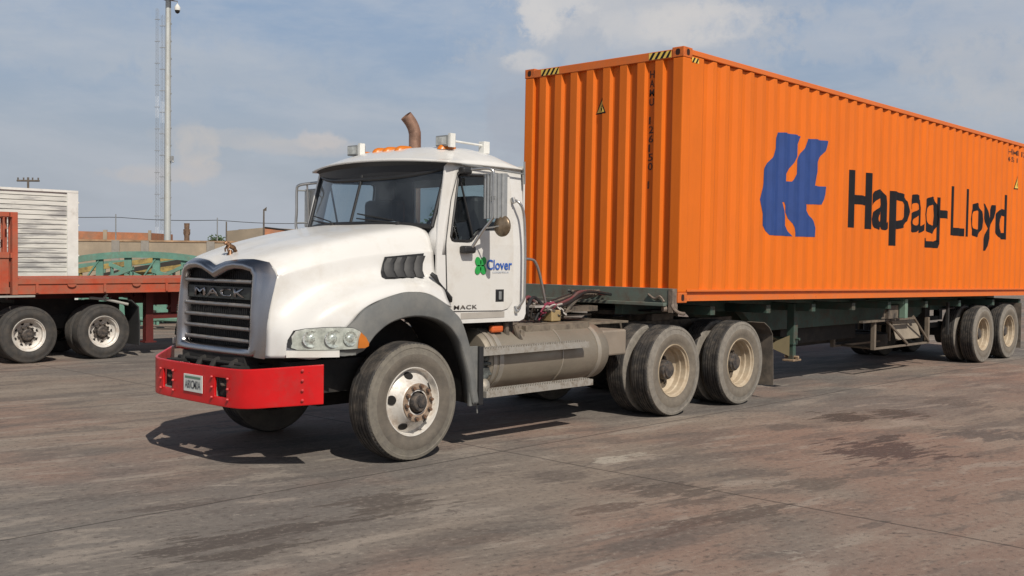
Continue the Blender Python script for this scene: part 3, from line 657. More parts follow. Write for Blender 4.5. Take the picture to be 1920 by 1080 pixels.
# headlights
def headlight(side):
    f = (lambda y: y) if side == 0 else my
    HP = [(-5.005, 1.035), (-5.0, 1.09), (-4.96, 1.165), (-4.90, 1.182), (-4.78, 1.192), (-4.66, 1.194), (-4.56, 1.186), (-4.50, 1.160), (-4.45, 1.11), (-4.42, 1.06), (-4.425, 1.03), (-4.47, 1.016), (-4.73, 1.010), (-4.95, 1.012)]
    def yy(x, z):
        t = (x + 5.0) / .58
        return .355 - .29 * (1 - (1 - max(0, min(1, t))) ** 1.9) + .02 * (z - 1.1)
    cu = [-4.95 + .05 * i for i in range(11)]
    bm = fill2d([(x * 1.0 + (-.012 if x < -4.9 else (.012 if x > -4.5 else 0)), 1.1 + (z - 1.1) * 1.05) for x, z in HP], (), cu, (), lambda u, v: (u, f(yy(u, v) - .022), v))
    hl = P('headlight', bm, blackp, solid=.0)
    bm = fill2d(HP, (), cu, (), lambda u, v: (u, f(yy(u, v) - .026), v)); base = P('reflector', bm, clearl, parent=hl)
    for cx, r in ((-4.865, .070), (-4.715, .074), (-4.585, .062)):
        y = yy(cx, 1.1) - .030; n = 28; bm = BM()
        rings = [[(cx + ra * cos(2 * pi * k / n), f(y - d - .5 * (yy(cx, 1.1) - yy(cx + ra * cos(2 * pi * k / n), 1.1))), 1.10 + ra * 1.02 * sin(2 * pi * k / n)) for k in range(n)] for ra, d in ((r, .0), (r * .97, .007), (r * .92, .006), (r * .7, .001), (r * .45, .000), (r * .36, .006), (r * .25, .008), (r * .03, .009))]
        grid(bm, rings, close=True); P('lamp_bowl', bm, bowlm, smooth=60, parent=hl)
    bm = fill2d([(-4.53, 1.02), (-4.465, 1.018), (-4.425, 1.033), (-4.422, 1.06), (-4.452, 1.108), (-4.50, 1.150), (-4.52, 1.1)], (), cu, (), lambda u, v: (u, f(yy(u, v) - .046), v))
    P('turn_signal', bm, amber, parent=hl)
    bm = fill2d(HP, (), cu, (), lambda u, v: (u, f(yy(u, v) - .050), v)); P('lens', bm, lensg, parent=hl)
    bm = BM()   # chrome strip under the lamp
    grid(bm, [[(x, f(yy(x, 1) - .030), z) for x in [-5.03 + .04 * i for i in range(10)]] for z in (.950, .960, 1.006)])
    P('lower_trim', bm, white_low, smooth=True)
for s in (0, 1): headlight(s)

# side vents
def vent(side):
    f = (lambda y: y) if side == 0 else my
    yv = lambda x, z: hood_y(x, z) - .010
    bm = fill2d([(-4.022, 1.775), (-3.60, 1.812), (-3.645, 1.603), (-4.085, 1.585), (-4.10, 1.60)], (), [-4.0 + .08 * i for i in range(6)], (1.65, 1.72), lambda u, v: (u, f(.345 + (v - 1.6) * .40 - .18 * (u + 4.09) - .10 * max(0, 1.72 - v)), v))
    for v in bm.verts: v.co.y = f(yv(v.co.x, v.co.z))
    vo = P('side_vent', bm, blackp)
    for k in range(4):
        bm = BM(); x0 = -4.06 + .106 * k
        rows = []
        for z, dx in ((1.60, 0), (1.66, .012), (1.72, .028), (1.765 + .008 * k, .062)):
            rows.append([(x0 + dx, f(yv(x0 + dx, z) - .004), z), (x0 + dx + .035, f(yv(x0 + dx, z) - .030), z), (x0 + dx + .078, f(yv(x0 + dx + .078, z) - .022), z), (x0 + dx + .084, f(yv(x0 + dx + .084, z)), z)])
        grid(bm, rows); P('vent_louvre', bm, greyp if False else louvm, smooth=40, parent=vo)
for s in (0, 1): vent(s)
# rubber hood latch
for s in (0, 1):
    f = (lambda y: y) if s == 0 else my
    bm = BM(); tube(bm, [(-3.585, f(.19), 1.63), (-3.555, f(.165), 1.60), (-3.52, f(.16), 1.55), (-3.47, f(.16), 1.505), (-3.43, f(.165), 1.46), (-3.37, f(.17), 1.40), (-3.345, f(.18), 1.375)], [.018, .024, .012, .012, .024, .030, .016], 8)
    P('hood_latch', bm, blackp, smooth=True)

# bumper -------------------------------------------------------------
def bumper():
    half = [(0, -5.348), (.10, -5.348), (.20, -5.347), (.30, -5.346), (.345, -5.345), (.43, -5.343), (.515, -5.338), (.60, -5.332), (.68, -5.317), (.745, -5.290), (.81, -5.248), (.90, -5.165), (1.0, -5.070), (1.1, -4.972), (1.2, -4.875)]
    zo = lambda x: -.055 * max(0, min(1, (-4.875 - x) / .47))
    pl = [(-y, x) for y, x in half[::-1]] + half[1:]
    zs = [.588, .60, .665, .72, .825, .86, .895, .907]
    bm = BM(); V = [[bm.verts.new((x, CY + y, z + zo(x))) for y, x in pl] for z in zs]
    for i in range(len(zs) - 1):
        for j in range(len(pl) - 1):
            ym = abs((pl[j][0] + pl[j + 1][0]) / 2)
            if i in (2, 3) and .345 < ym < .515: continue
            bm.faces.new((V[i][j], V[i][j + 1], V[i + 1][j + 1], V[i + 1][j]))
    orient(bm, (-4.2, CY, .75))
    bo = P('bumper', bm, redp, smooth=30, solid=.022, bevel=.004)
    boltm = mat('red_bolt_heads', (.50, .05, .05), .4)
    for sg in (-1, 1):
        for dy in (-.115, .115):
            for z in (.655, .74, .825):
                y = sg * .43 + dy; p = Vector((-5.348 + .12 * max(0, abs(y) - .48), CY + y, z - .055)); bm = BM(); tube(bm, [p, p + Vector((-.012, 0, 0)), p + Vector((-.018, 0, 0))], [.011, .011, .006], 8); P('bumper_bolt', bm, boltm, smooth=True, parent=bo)
        for z in (.63, .71, .79, .87):
            p = Vector((-4.992, CY - sg * 1.08, z - .012)); nrm = Vector((-.65, -sg * .76, 0)); bm = BM(); tube(bm, [p, p + nrm * .014, p + nrm * .02], [.012, .012, .006], 8); P('bumper_bolt', bm, boltm, smooth=True, parent=bo)
    for sg in (-1, 1):
        bm = BM()
        box(bm, -5.30, -5.21, CY + sg * .43 - .11, CY + sg * .43 + .11, .55, .59)
        tube(bm, smooth_path([(-5.23, CY + sg * .43 - .05, .67), (-5.29, CY + sg * .43 - .03, .71), (-5.31, CY + sg * .43 + .02, .71), (-5.28, CY + sg * .43 + .06, .73), (-5.23, CY + sg * .43 + .05, .74)], 4), .016, 8)
        P('tow_hook', bm, darkdust, smooth=30, parent=bo)
    
    for sg in (-1, 1):
        bm = BM(); box(bm, -5.22, -5.20, CY + sg * .44 - .14, CY + sg * .44 + .14, .58, .84); P('hole_shade_plate', bm, blackp, parent=bo)  # added black plate, stands in for the shade behind each bumper opening
    bm = BM(); box(bm, -5.359, -5.352, CY - .175, CY + .125, .615, .762); pl_ = P('number_plate', bm, platem, bevel=.002, parent=bo)
    bm = text_bm('A80CM0A', 1, .01, (.25, .072)); bm = cut_map(bm, (), (), lambda u, v: (-5.3615, CY + .10 - u, .642 + v)); P('plate_lettering', bm, mat('plate_ink', (.05, .06, .08), .5), parent=pl_)
    bm = BM(); box(bm, -5.3615, -5.3600, CY - .15, CY + .10, .729, .747); P('plate_band', bm, mat('plate_green', (.12, .22, .15), .5), parent=pl_)
    bm = BM()   # frame and brackets seen above the bumper
    box(bm, -5.30, -4.9, CY - .52, CY - .36, .62, .86); box(bm, -5.30, -4.9, CY + .36, CY + .52, .62, .86); box(bm, -5.16, -5.02, CY - .5, CY + .5, .80, .93)
    for y in (-.38, -.1, .12, .4): tube(bm, [(-5.10, CY + y, .91), (-5.20, CY + y, .87), (-5.24, CY + y, .80)], .026, 8)
    tube(bm, [(-5.18, CY - .5, .87), (-5.19, CY + .5, .87)], .018, 8)
    box(bm, -4.95, -4.0, .40, .52, .62, .90); box(bm, -4.95, -4.0, my(.52), my(.40), .62, .90)
    P('front_frame', bm, dark)
bumper()

# cab ------------------------------------------------------------------
def cab_y(z): return .22 + max(0, z - 1.9) * .06
def cabmap(side, off=0.0): 
    f = (lambda y: y) if side == 0 else my
    return lambda u, v: (u, f(cab_y(v) - off), v)
WIN = [(-3.318, 1.965), (-3.305, 1.94), (-3.28, 1.932), (-3.10, 1.930), (-3.06, 1.94), (-3.03, 1.965), (-2.97, 2.02), (-2.93, 2.04), (-2.88, 2.048), (-2.65, 2.055), (-2.625, 2.08), (-2.60, 2.50), (-2.61, 2.545), (-2.65, 2.56), (-3.17, 2.542), (-3.20, 2.525)]
CABO = [(-3.487, 1.30), (-3.28, 1.18), (-3.2, 1.165), (-2.38, 1.16), (-2.32, 1.18), (-2.295, 1.23), (-2.30, 1.9), (-2.33, 2.3), (-2.34, 2.64), (-2.42, 2.668), (-3.0, 2.675), (-3.30, 2.665), (-3.345, 2.64), (-3.40, 2.40), (-3.47, 2.06), (-3.487, 1.86)]
for s in (0, 1):
    bm = fill2d(CABO, [[(x * 1.0, z) for x, z in WIN]], (), (1.9, 2.0, 2.2, 2.4, 2.6), cabmap(s)); orient(bm, d=(0, -1 if s == 0 else 1, 0)); P('cab_side', bm, white, solid=.02)
DOOR = [(-3.355, 1.30), (-3.34, 1.285), (-2.64, 1.272), (-2.56, 1.29), (-2.50, 1.35), (-2.485, 1.42), (-2.50, 2.45), (-2.52, 2.57), (-2.58, 2.625), (-3.12, 2.615), (-3.17, 2.595), (-3.205, 2.55), (-3.30, 2.30), (-3.375, 1.93), (-3.38, 1.88)]
W2 = [(-3.335, 1.965), (-3.315, 1.925), (-3.28, 1.915), (-3.09, 1.912), (-3.05, 1.925), (-3.01, 1.96), (-2.96, 2.0), (-2.92, 2.022), (-2.88, 2.03), (-2.64, 2.037), (-2.605, 2.075), (-2.58, 2.50), (-2.595, 2.56), (-2.64, 2.58), (-3.18, 2.562), (-3.215, 2.53)]
for s in (0, 1):
    f = (lambda y: y) if s == 0 else my
    bm = fill2d(DOOR, [W2], (), (1.9, 2.0, 2.2, 2.4, 2.6), cabmap(s, .012)); orient(bm, d=(0, -1 if s == 0 else 1, 0)); d = P('door', bm, white_low, solid=.010, bevel=.003)
    bm = BM(); pts = [(x, f(cab_y(z) - .003), z) for x, z in DOOR]; tube(bm, pts + [pts[0]], .0065, 6); P('door_seal', bm, blackp, parent=d)
    bm = BM(); pts = [(x, f(cab_y(z) - .008), z) for x, z in WIN]; tube(bm, pts + [pts[0]], .012, 6); P('window_frame', bm, blackp, smooth=True, parent=d)
    bm = fill2d(WIN, (), (), (2.0, 2.2, 2.4), cabmap(s, -.004)); P('side_window', bm, sglass, parent=d)
    bm = BM(); tube(bm, [(-3.19, f(.245), 2.53), (-3.03, f(.215), 1.95)], .011, 6); P('quarter_divider', bm, blackp, parent=d)
    # crease of the belt line and recessed sill
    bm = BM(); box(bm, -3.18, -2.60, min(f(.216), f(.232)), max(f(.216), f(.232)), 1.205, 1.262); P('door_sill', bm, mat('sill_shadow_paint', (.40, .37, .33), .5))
    bm = BM(); box(bm, -2.735, -2.62, min(f(.206), f(.212)), max(f(.206), f(.212)), 1.355, 1.475); h = P('door_handle', bm, blackp, bevel=.01, parent=d)
    bm = BM(); box(bm, -2.70, -2.665, min(f(.190), f(.204)), max(f(.190), f(.204)), 1.375, 1.455); P('handle_grip', bm, greyw, bevel=.006, parent=h)
# door lettering and clover (driver's side)
def door_marks():
    def mp(off): return lambda u, v: (u, .22 - off, v)
    bm = text_bm('Clover', 1, .016, (.345, .098)); P('door_lettering', cut_map(bm, (), (), lambda u, v: (-2.862 + u, .2005, 1.662 + v)), blued)
    bm = BM()
    for k in range(4):
        a = pi / 4 + k * pi / 2; cx, cz = -2.945 + .043 * cos(a) * 1.1, 1.702 + .043 * sin(a) * 1.25
        n = 20; vs = []
        for i in range(n):
            t = 2 * pi * i / n; rr = .040 * (1 + .10 * cos(2 * (t - a)))
            vs.append(bm.verts.new((cx + rr * cos(t), .2000, cz + rr * 1.1 * sin(t))))
        bm.faces.new(vs)
    P('clover_emblem', bm, greend)
    bm = text_bm('LOGISTICA', 1, .01, (.22, .016)); P('door_tagline', cut_map(bm, (), (), lambda u, v: (-2.78 + u, .2005, 1.632 + v)), mat('tagline_grey', (.35, .40, .5), .5))
    bm = text_bm('MACK', 1, .012, (.30, .038), 1.1); P('door_badge', cut_map(bm, (), (), lambda u, v: (-3.285 + u, .2005, 1.298 + v)), hubm)
door_marks()
# roof with visor lip
def roof():
    bm = BM(); xs = []
    NY = 32
    prof = [(0, 0.0), (.04, .02), (.16, .085), (.32, .150), (.5, .187), (.66, .198), (.8, .180), (.92, .120), (.98, .045), (1, 0)]
    rows = []
    for t, h in [(i / 30, None) for i in range(31)]:
        for i in range(len(prof) - 1):
            if prof[i][0] <= t <= prof[i + 1][0]: break
        u = (t - prof[i][0]) / (prof[i + 1][0] - prof[i][0]); h = prof[i][1] + (prof[i + 1][1] - prof[i][1]) * u
        row = []
        for j in range(NY + 1):
            y = -1 + 2 * j / NY
            xf = -3.60 + .225 * abs(y) ** 2.2; xr = -2.325
            half = 1.05 - .045 * min(1, t / .25) if t < .25 else 1.005
            zb = 2.648 + .038 * (1 - abs(y) ** 2) * (1 - t) + .006
            z = zb + h * 1.02 * (1 - abs(y) ** 4.2)
            row.append((xf + (xr - xf) * t, CY + y * half, z))
        rows.append(row)
    grid(bm, rows); orient(bm, (-2.9, CY, 2.2))
    P('roof', bm, white, smooth=50, solid=.018)
    bm = BM(); rows = []
    for t in (0, .5, 1):   # dark underside of the visor, down to the top of the glass
        row = []
        for j in range(NY + 1):
            y = -1 + 2 * j / NY; xf = -3.592 + .225 * abs(y) ** 2.2; xw = -3.545 + .205 * abs(y) ** 2
            if t == 0: p = (xf + .006, CY + y * 1.02, 2.650 + .036 * (1 - abs(y) ** 2))
            elif t == .5: p = (xw - .008, CY + y * .965, 2.625 + .012 * (1 - abs(y)))
            else: p = (xw - .004, CY + y * .955, 2.51 + .09 * abs(y) ** 3)
            row.append(p)
        rows.append(row)
    grid(bm, rows); P('sun_visor', bm, blackp, smooth=30)
    bm = BM(); tube(bm, [(-3.25, .225, 2.645), (-2.9, .215, 2.625), (-2.36, .215, 2.60)], .008, 6); tube(bm, [(-2.36, .20, 2.72), (-2.355, .20, 2.50)], .010, 6); P('rain_gutter', bm, greyw)
roof()
# windshield
def wsx(y, z): return -3.68 + .215 * abs(y / .965) ** 2 + (z - 2.09) * .30
def windshield():
    rows = []; NY = 24
    def zb(y): return 2.085 - .035 * abs(y / .965) ** 3
    def zt(y): return 2.515 + .09 * abs(y / .965) ** 3
    bm = BM()
    for k in range(7):
        t = k / 6; rows.append([(wsx(y, zb(y) + (zt(y) - zb(y)) * t), CY + y * (1 + .01 * t), zb(y) + (zt(y) - zb(y)) * t) for y in [-.95 + 1.9 * j / NY for j in range(NY + 1)]])
    grid(bm, rows); ws = P('windshield', bm, wglass, smooth=True)
    rows = [[(x, CY + (y - CY) * .99, z) for x, y, z in r] for r in rows]; edge = rows[0] + [r[-1] for r in rows[1:]] + rows[-1][::-1][1:] + [r[0] for r in rows[::-1][1:]]
    bm = BM(); tube(bm, [(x - .004, y, z) for x, y, z in edge] , .021, 8); P('windshield_gasket', bm, blackp, smooth=True, parent=ws)
    bm = BM(); tube(bm, [(wsx(0, 2.08) - .006, CY, 2.08), (wsx(0, 2.56) - .006, CY, 2.56)], .014, 8); P('centre_bar', bm, blackp, smooth=True, parent=ws)
    for y0, y1 in ((-.62, -.10), (.28, .80)):
        bm = BM(); p0 = Vector((wsx(y0, 2.09) - .03, CY + y0, 2.085)); p1 = Vector((wsx(y1, 2.13) - .025, CY + y1, 2.135))
        tube(bm, [p0, (p0 + p1) / 2 + Vector((-.01, 0, 0)), p1], [.010, .008, .006], 6)
        a = p0 + (p1 - p0) * .1; tube(bm, [a + Vector((.01, 0, .02)), p1 + Vector((.01, 0, .045))], .007, 6)
        tube(bm, [p0 + Vector((0, 0, -.03)), p0 + Vector((0, 0, .015))], .022, 8); P('wiper', bm, blackp, smooth=True, parent=ws)
    # pillars and cowl round the glass
    for s in (0, 1):
        f = (lambda y: y) if s == 0 else my
        bm = BM(); rr = []
        for z in [1.80, 1.95, 2.03, 2.15, 2.3, 2.45, 2.6, 2.66]:
            yb = cab_y(z); x = wsx(.95, max(z, 2.03)) if z > 2.0 else wsx(.95, 2.03) - .01
            rr.append([(x + .0, f(.295 if z > 2 else .36), z), (x + .012, f(yb + .03), z), (x + .035, f(yb + .006), z), (x + .09, f(yb - .002), z), (x + .16, f(yb - .002), z)])
        grid(bm, rr); orient(bm, (-3.0, CY, 2.2)); P('a_pillar', bm, white, smooth=50, solid=.01)
    bm = BM(); grid(bm, [[(wsx(y, 2.08) + dx, CY + y, z) for y in [-.93 + 1.86 * j / 16 for j in range(17)]] for z, dx in ((1.75, .02), (2.03, .02), (2.07, .012))]); P('cowl_panel', bm, blackp)
windshield()
# rear wall with its window, floor, interior
bm = BM()
X = -2.325
for a in ((.24, 2.22, 1.2, 2.14), (.24, 2.22, 2.52, 2.68), (.24, .62, 2.14, 2.52), (1.86, 2.22, 2.14, 2.52), (1.2, 1.3, 2.14, 2.52)): box(bm, X, X + .02, *a)
P('cab_rear_wall', bm, white)
bm = BM(); box(bm, X + .008, X + .012, .62, 1.86, 2.14, 2.52); P('rear_window', bm, sglass)
bm = BM(); box(bm, -3.45, -2.33, .26, 2.20, 1.19, 1.23); box(bm, -3.47, -3.44, .30, 2.16, 1.2, 1.85); box(bm, X - .012, X - .004, .24, 2.22, 1.2, 2.13); box(bm, X - .012, X - .004, 1.87, 2.22, 2.13, 2.6); box(bm, X - .012, X - .004, .26, .61, 2.13, 2.6)
for s in (.245, my(.245)): box(bm, -3.36, -2.34, s - .008, s + .008, 1.22, 1.90)
box(bm, -3.35, -2.34, .32, 2.14, 2.60, 2.63)
P('cab_lining', bm, inter)
bm = BM()
rows = []
for y in [-.93 + 1.86 * j / 14 for j in range(15)]:
    x0 = wsx(y, 2.03) + .03
    rows.append([(x0, CY + y, 1.80), (x0, CY + y, 2.0), (x0 + .12, CY + y, 2.045 + .02 * sin(6 * y)), (-3.22, CY + y, 2.05 + (.05 if y < -.25 else 0)), (-3.10, CY + y, 1.98), (-3.08, CY + y, 1.5)])
grid(bm, rows); P('dashboard', bm, dashm, smooth=40)
bm = BM()
for k in range(7): box(bm, -3.50 + .04 * k, -3.42 + .04 * k, .62 + .16 * k, .78 + .16 * k, 2.04, 2.075 + .02 * (k % 3))
P('dash_papers', bm, mat('paper_clutter', (.60, .60, .62), .8, var=.3, scale=20))
for yc in (.62, 1.84):
    bm = BM(); box(bm, -3.1, -2.66, yc - .24, yc + .24, 1.55, 1.70); st = P('seat', bm, blackp, bevel=.05)
    bm = BM(); box(bm, -2.86, -2.66, yc - .24, yc + .24, 1.60, 2.37); P('seat_back', bm, blackp, bevel=.05, parent=st)
bm = BM()
n = 28; tube(bm, [(-3.08 + .09 * cos(2 * pi * k / n), .66 + .23 * sin(2 * pi * k / n), 2.0 + .20 * cos(2 * pi * k / n)) for k in range(n + 1)], .014, 8, False)
tube(bm, [(-3.08, .43, 2.0), (-3.08, .89, 2.0)], .016, 6); tube(bm, [(-3.06, .66, 2.0), (-3.25, .66, 1.8)], .03, 8); P('steering_wheel', bm, blackp, smooth=True)
# grab handles
for s in (0, 1):
    f = (lambda y: y) if s == 0 else my
    bm = BM(); tube(bm, smooth_path([(-2.50, f(.215), 2.34), (-2.47, f(.155), 2.31), (-2.425, f(.14), 2.20), (-2.40, f(.14), 1.9), (-2.40, f(.14), 1.50), (-2.405, f(.145), 1.38), (-2.44, f(.19), 1.29), (-2.445, f(.215), 1.27)], 5), .014, 10)
    tube(bm, [(-2.50, f(.22), 2.36), (-2.50, f(.20), 2.31)], .022, 8); tube(bm, [(-2.445, f(.225), 1.30), (-2.445, f(.19), 1.25)], .022, 8); P('grab_handle', bm, steel, smooth=True)
# mirrors
def mirrors(side):
    f = (lambda y: y) if side == 0 else my
    br = BM()
    tube(br, smooth_path([(-3.17, f(.235), 2.575), (-3.12, f(.15), 2.59), (-3.05, f(.03), 2.60), (-3.025, f(-.02), 2.58), (-3.02, f(-.03), 2.53), (-3.02, f(-.03), 2.35), (-3.02, f(-.03), 2.17), (-3.03, f(-.01), 2.12), (-3.07, f(.06), 2.02), (-3.12, f(.15), 1.86)], 5), .014, 10)
    b = P('mirror_bracket', br, steel, smooth=True)
    bm = BM(); box(bm, -3.23, -3.11, min(f(.15), f(.23)), max(f(.15), f(.23)), 2.545, 2.61); box(bm, -3.22, -3.07, min(f(.13), f(.215)), max(f(.13), f(.215)), 1.815, 1.885); P('bracket_foot', bm, blackp, bevel=.02, parent=b)
    bm = BM()
    ys = [-.155 + .27 * j / 18 for j in range(19)]
    row = []
    for j, y in enumerate(ys): row.append((-3.005 - (.010 if j % 3 == 1 else 0) - .018 * sin(pi * j / 18), f(y), 0))
    grid(bm, [[(x, y, z) for x, y, _ in row] for z in (2.14, 2.15, 2.54, 2.55)])
    vs = [(-2.965, f(ys[0]), 0), (-2.965, f(ys[-1]), 0)]
    grid(bm, [[(row[0][0], row[0][1], z), (-2.965, row[0][1], z)] for z in (2.14, 2.55)]); grid(bm, [[(row[-1][0], row[-1][1], z), (-2.965, row[-1][1], z)] for z in (2.14, 2.55)])
    for z in (2.14, 2.55): bm.faces.new([bm.verts.new((x, y, z)) for x, y, _ in row] + [bm.verts.new((-2.965, row[-1][1], z)), bm.verts.new((-2.965, row[0][1], z))])
    bmesh.ops.recalc_face_normals(bm, faces=bm.faces)
    mm = P('mirror', bm, mirrb, smooth=30)
    bm = BM(); g = [bm.verts.new(p) for p in ((-2.963, f(-.145), 2.15), (-2.963, f(.105), 2.15), (-2.963, f(.105), 2.54), (-2.963, f(-.145), 2.54))]; bm.faces.new(g); P('mirror_glass', bm, mirror, parent=mm)
    bm = BM(); box(bm, -3.03, -2.995, min(f(.0), f(-.06)), max(f(.0), f(-.06)), 2.31, 2.345); tube(bm, [(-3.03, f(-.03), 2.30), (-2.99, f(.09), 2.30)], .008, 6); P('mirror_clamp', bm, greyw, parent=mm)
    bm = BM(); c = Vector((-3.0, f(-.12), 2.07)); n = 28
    rings = [[(c.x - d, c.y + r * cos(2 * pi * k / n), c.z + r * sin(2 * pi * k / n)) for k in range(n)] for r, d in ((.098, -.02), (.100, -.005), (.094, .006), (.07, .022), (.035, .032), (.008, .035))]
    grid(bm, rings, close=True); bm.faces.new([bm.verts.new(p) for p in rings[-1]]); ro = P('round_mirror', bm, brownb, smooth=True)
    bm = BM(); disc(bm, (c.x + .018, c.y, c.z), (1, 0, 0), .096, 28); P('mirror_glass', bm, mirror, parent=ro)
    bm = BM(); tube(bm, [(-3.055, f(.02), 2.05), (-3.03, c.y, 2.07)], .008, 6); P('mirror_stem', bm, steel, parent=ro)
mirrors(0)
def far_mirror():
    f = my
    bm = BM(); tube(bm, smooth_path([(-3.28, f(.17), 2.545), (-3.37, f(.08), 2.53), (-3.43, f(.02), 2.51), (-3.44, f(.0), 2.46), (-3.44, f(.0), 2.25), (-3.44, f(.0), 2.05), (-3.40, f(.1), 1.90), (-3.36, f(.2), 1.84)], 5), .015, 10)
    tube(bm, [(-3.36, f(.07), 2.53), (-3.34, f(.07), 2.30), (-3.34, f(.08), 2.0)], .010, 8); b = P('mirror_bracket', bm, steel, smooth=True)
    bm = BM(); box(bm, -3.33, -3.29, f(.16), f(-.02), 2.08, 2.48); mm = P('mirror', bm, mirrb, bevel=.01)
    for s in (2.46, 2.12): 
        bm = BM(); tube(bm, [(-3.44, f(0), s), (-3.33, f(.05), s)], .008, 6); P('mirror_clamp', bm, greyw, parent=mm)
far_mirror()
# roof lamps, work lights, horn, exhaust
def roof_z(x, y):
    t = (x + 3.60) / 1.275; t = max(0, min(1, t)); prof = [(0, 0.0), (.04, .02), (.16, .085), (.32, .150), (.5, .187), (.66, .198), (.8, .180), (.92, .120), (.98, .045), (1, 0)]
    for i in range(len(prof) - 1):
        if prof[i][0] <= t <= prof[i + 1][0]: break
    h = prof[i][1] + (prof[i + 1][1] - prof[i][1]) * (t - prof[i][0]) / (prof[i + 1][0] - prof[i][0])
    return 2.660 + h * 1.02 * (1 - abs((y - CY) / 1.005) ** 4.2)
for y, x in ((CY - .62, -3.02), (CY - .17, -3.17), (CY, -3.18), (CY + .17, -3.17), (CY + .62, -3.02)):
    bm = BM(); z = roof_z(x, y) - .012; n = 16
    rings = [[(x + a * .115 * cos(2 * pi * k / n) + .02 * h, y + a * .055 * sin(2 * pi * k / n), z + .058 * h) for k in range(n)] for a, h in ((1, 0), (.97, .35), (.85, .7), (.6, .93), (.2, 1.0))]
    grid(bm, rings, close=True); bm.faces.new([bm.verts.new(p) for p in rings[-1]]); P('marker_lamp', bm, amber, smooth=True)
for y, x in ((.62, -3.05), (1.90, -3.12)):
    z = roof_z(x, y)
    bm = BM(); box(bm, x - .04, x + .07, y - .10, y + .07, z + .02, z + .125); box(bm, x, x + .03, y - .03, y, z - .01, z + .03); wl = P('work_lamp', bm, greyw, bevel=.008)
    bm = BM(); box(bm, x - .046, x - .042, y - .085, y + .055, z + .035, z + .11); P('lamp_glass', bm, clearl, parent=wl)
    bm = BM(); box(bm, x - .035, x + .03, y - .135, y - .105, z + .01, z + .14); P('lamp_bracket', bm, boardf, parent=wl)
bm = BM(); z = roof_z(-2.7, .62); tube(bm, [(-2.95, .62, z + .07), (-2.50, .64, z + .06)], .012, 8); box(bm, -2.52, -2.44, .60, .68, z - .02, z + .10); tube(bm, [(-2.95, .62, z - .01), (-2.95, .62, z + .08)], .012, 6); P('roof_rail', bm, boardf, bevel=.004)
bm = BM(); pth = smooth_path([(-2.10, 2.12, 1.2), (-2.10, 2.12, 2.2), (-2.10, 2.12, 3.05), (-2.105, 2.125, 3.18), (-2.14, 2.14, 3.27), (-2.20, 2.16, 3.345)], 6)
tube(bm, pth, .068, 20, False); tube(bm, pth[-14:], .062, 20, False); P('exhaust_stack', bm, copper, smooth=True)

# chassis ------------------------------------------------------------------
bm = BM()
for y in (.80, my(.80)): box(bm, -4.0, 2.35, y - .04, y + .04, .78, 1.03)
for x in (-2.0, -.75, .74, 2.1): box(bm, x - .06, x + .06, .8, my(.8), .82, 1.0)
P('frame_rail', bm, darkdust, bevel=.004)
bm = BM(); box(bm, -2.25, -1.18, .36, 2.1, 1.045, 1.09); box(bm, -2.2, -1.2, .30, .36, 1.03, 1.10); box(bm, -1.18, -.1, .62, 1.84, 1.04, 1.065); P('deck_plate', bm, deckm, bevel=.004)
bm = BM(); box(bm, -1.75, -1.18, .30, .55, .96, 1.035); box(bm, -1.95, -1.75, .4, .6, .97, 1.02)
for x in (-1.7, -1.55, -1.35): tube(bm, [(x, .34, .97), (x + .02, .33, .93)], .02, 8)
P('tank_bracket', bm, darkdust)
bm = BM(); box(bm, -.97, -.55, .30, .66, .72, 1.0); P('rear_tool_box', bm, mat('dusty_box', (.24, .20, .16), .8, var=.15, dirt=DUST, amt=.3), bevel=.02)
# fuel tank
bm = BM(); yc, zc, Rt = .46, .785, .30
n = 56; prof = [(-2.86, .02), (-2.86, .22), (-2.85, .275), (-2.82, .296), (-2.79, .30), (-1.14, .30), (-1.04, .295), (-1.0, .27), (-.98, .20), (-.98, .02)]
rings = [[(x, yc + r * cos(2 * pi * k / n), zc + r * sin(2 * pi * k / n)) for k in range(n)] for x, r in prof]
grid(bm, rings, close=True); bm.faces.new([bm.verts.new(p) for p in rings[0]]); bm.faces.new([bm.verts.new(p) for p in rings[-1]]); bmesh.ops.recalc_face_normals(bm, faces=bm.faces)
tank = P('fuel_tank', bm, tankm, smooth=35)
for x0, x1 in ((-2.80, -2.755), (-2.72, -2.66), (-1.80, -1.785), (-1.23, -1.17)):
    bm = BM(); grid(bm, [[(x, yc + r * cos(2 * pi * k / n), zc + r * sin(2 * pi * k / n)) for k in range(n)] for x, r in ((x0, .299), (x0, .308), (x1, .308), (x1, .299))], close=True); P('tank_strap', bm, alu, smooth=30, parent=tank)
# battery / air gear in front of the tank
bm = BM(); box(bm, -3.03, -2.86, .20, .62, .56, .92); box(bm, -3.02, -2.80, .18, .26, .66, .74); box(bm, -3.02, -2.84, .17, .22, .80, .88); tube(bm, [(-2.98, .19, .62), (-2.86, .19, .66)], .03, 8); tube(bm, [(-2.95, .19, .78), (-2.82, .18, .77)], .02, 8)
P('battery_box', bm, mat('grey_green_gear', (.10, .11, .105), .7, var=.5, scale=14, dirt=(.03, .03, .03), amt=.35, dscale=16), bevel=.01)
bm = BM(); n = 20
rings = [[(-2.92 + .085 * r * cos(2 * pi * k / n), .19 - h, .56 + .085 * r * sin(2 * pi * k / n)) for k in range(n)] for r, h in ((1, 0), (.9, .03), (.6, .055), (.2, .07))]
grid(bm, rings, close=True); bm.faces.new([bm.verts.new(p) for p in rings[-1]]); P('air_canister', bm, alu, smooth=True)
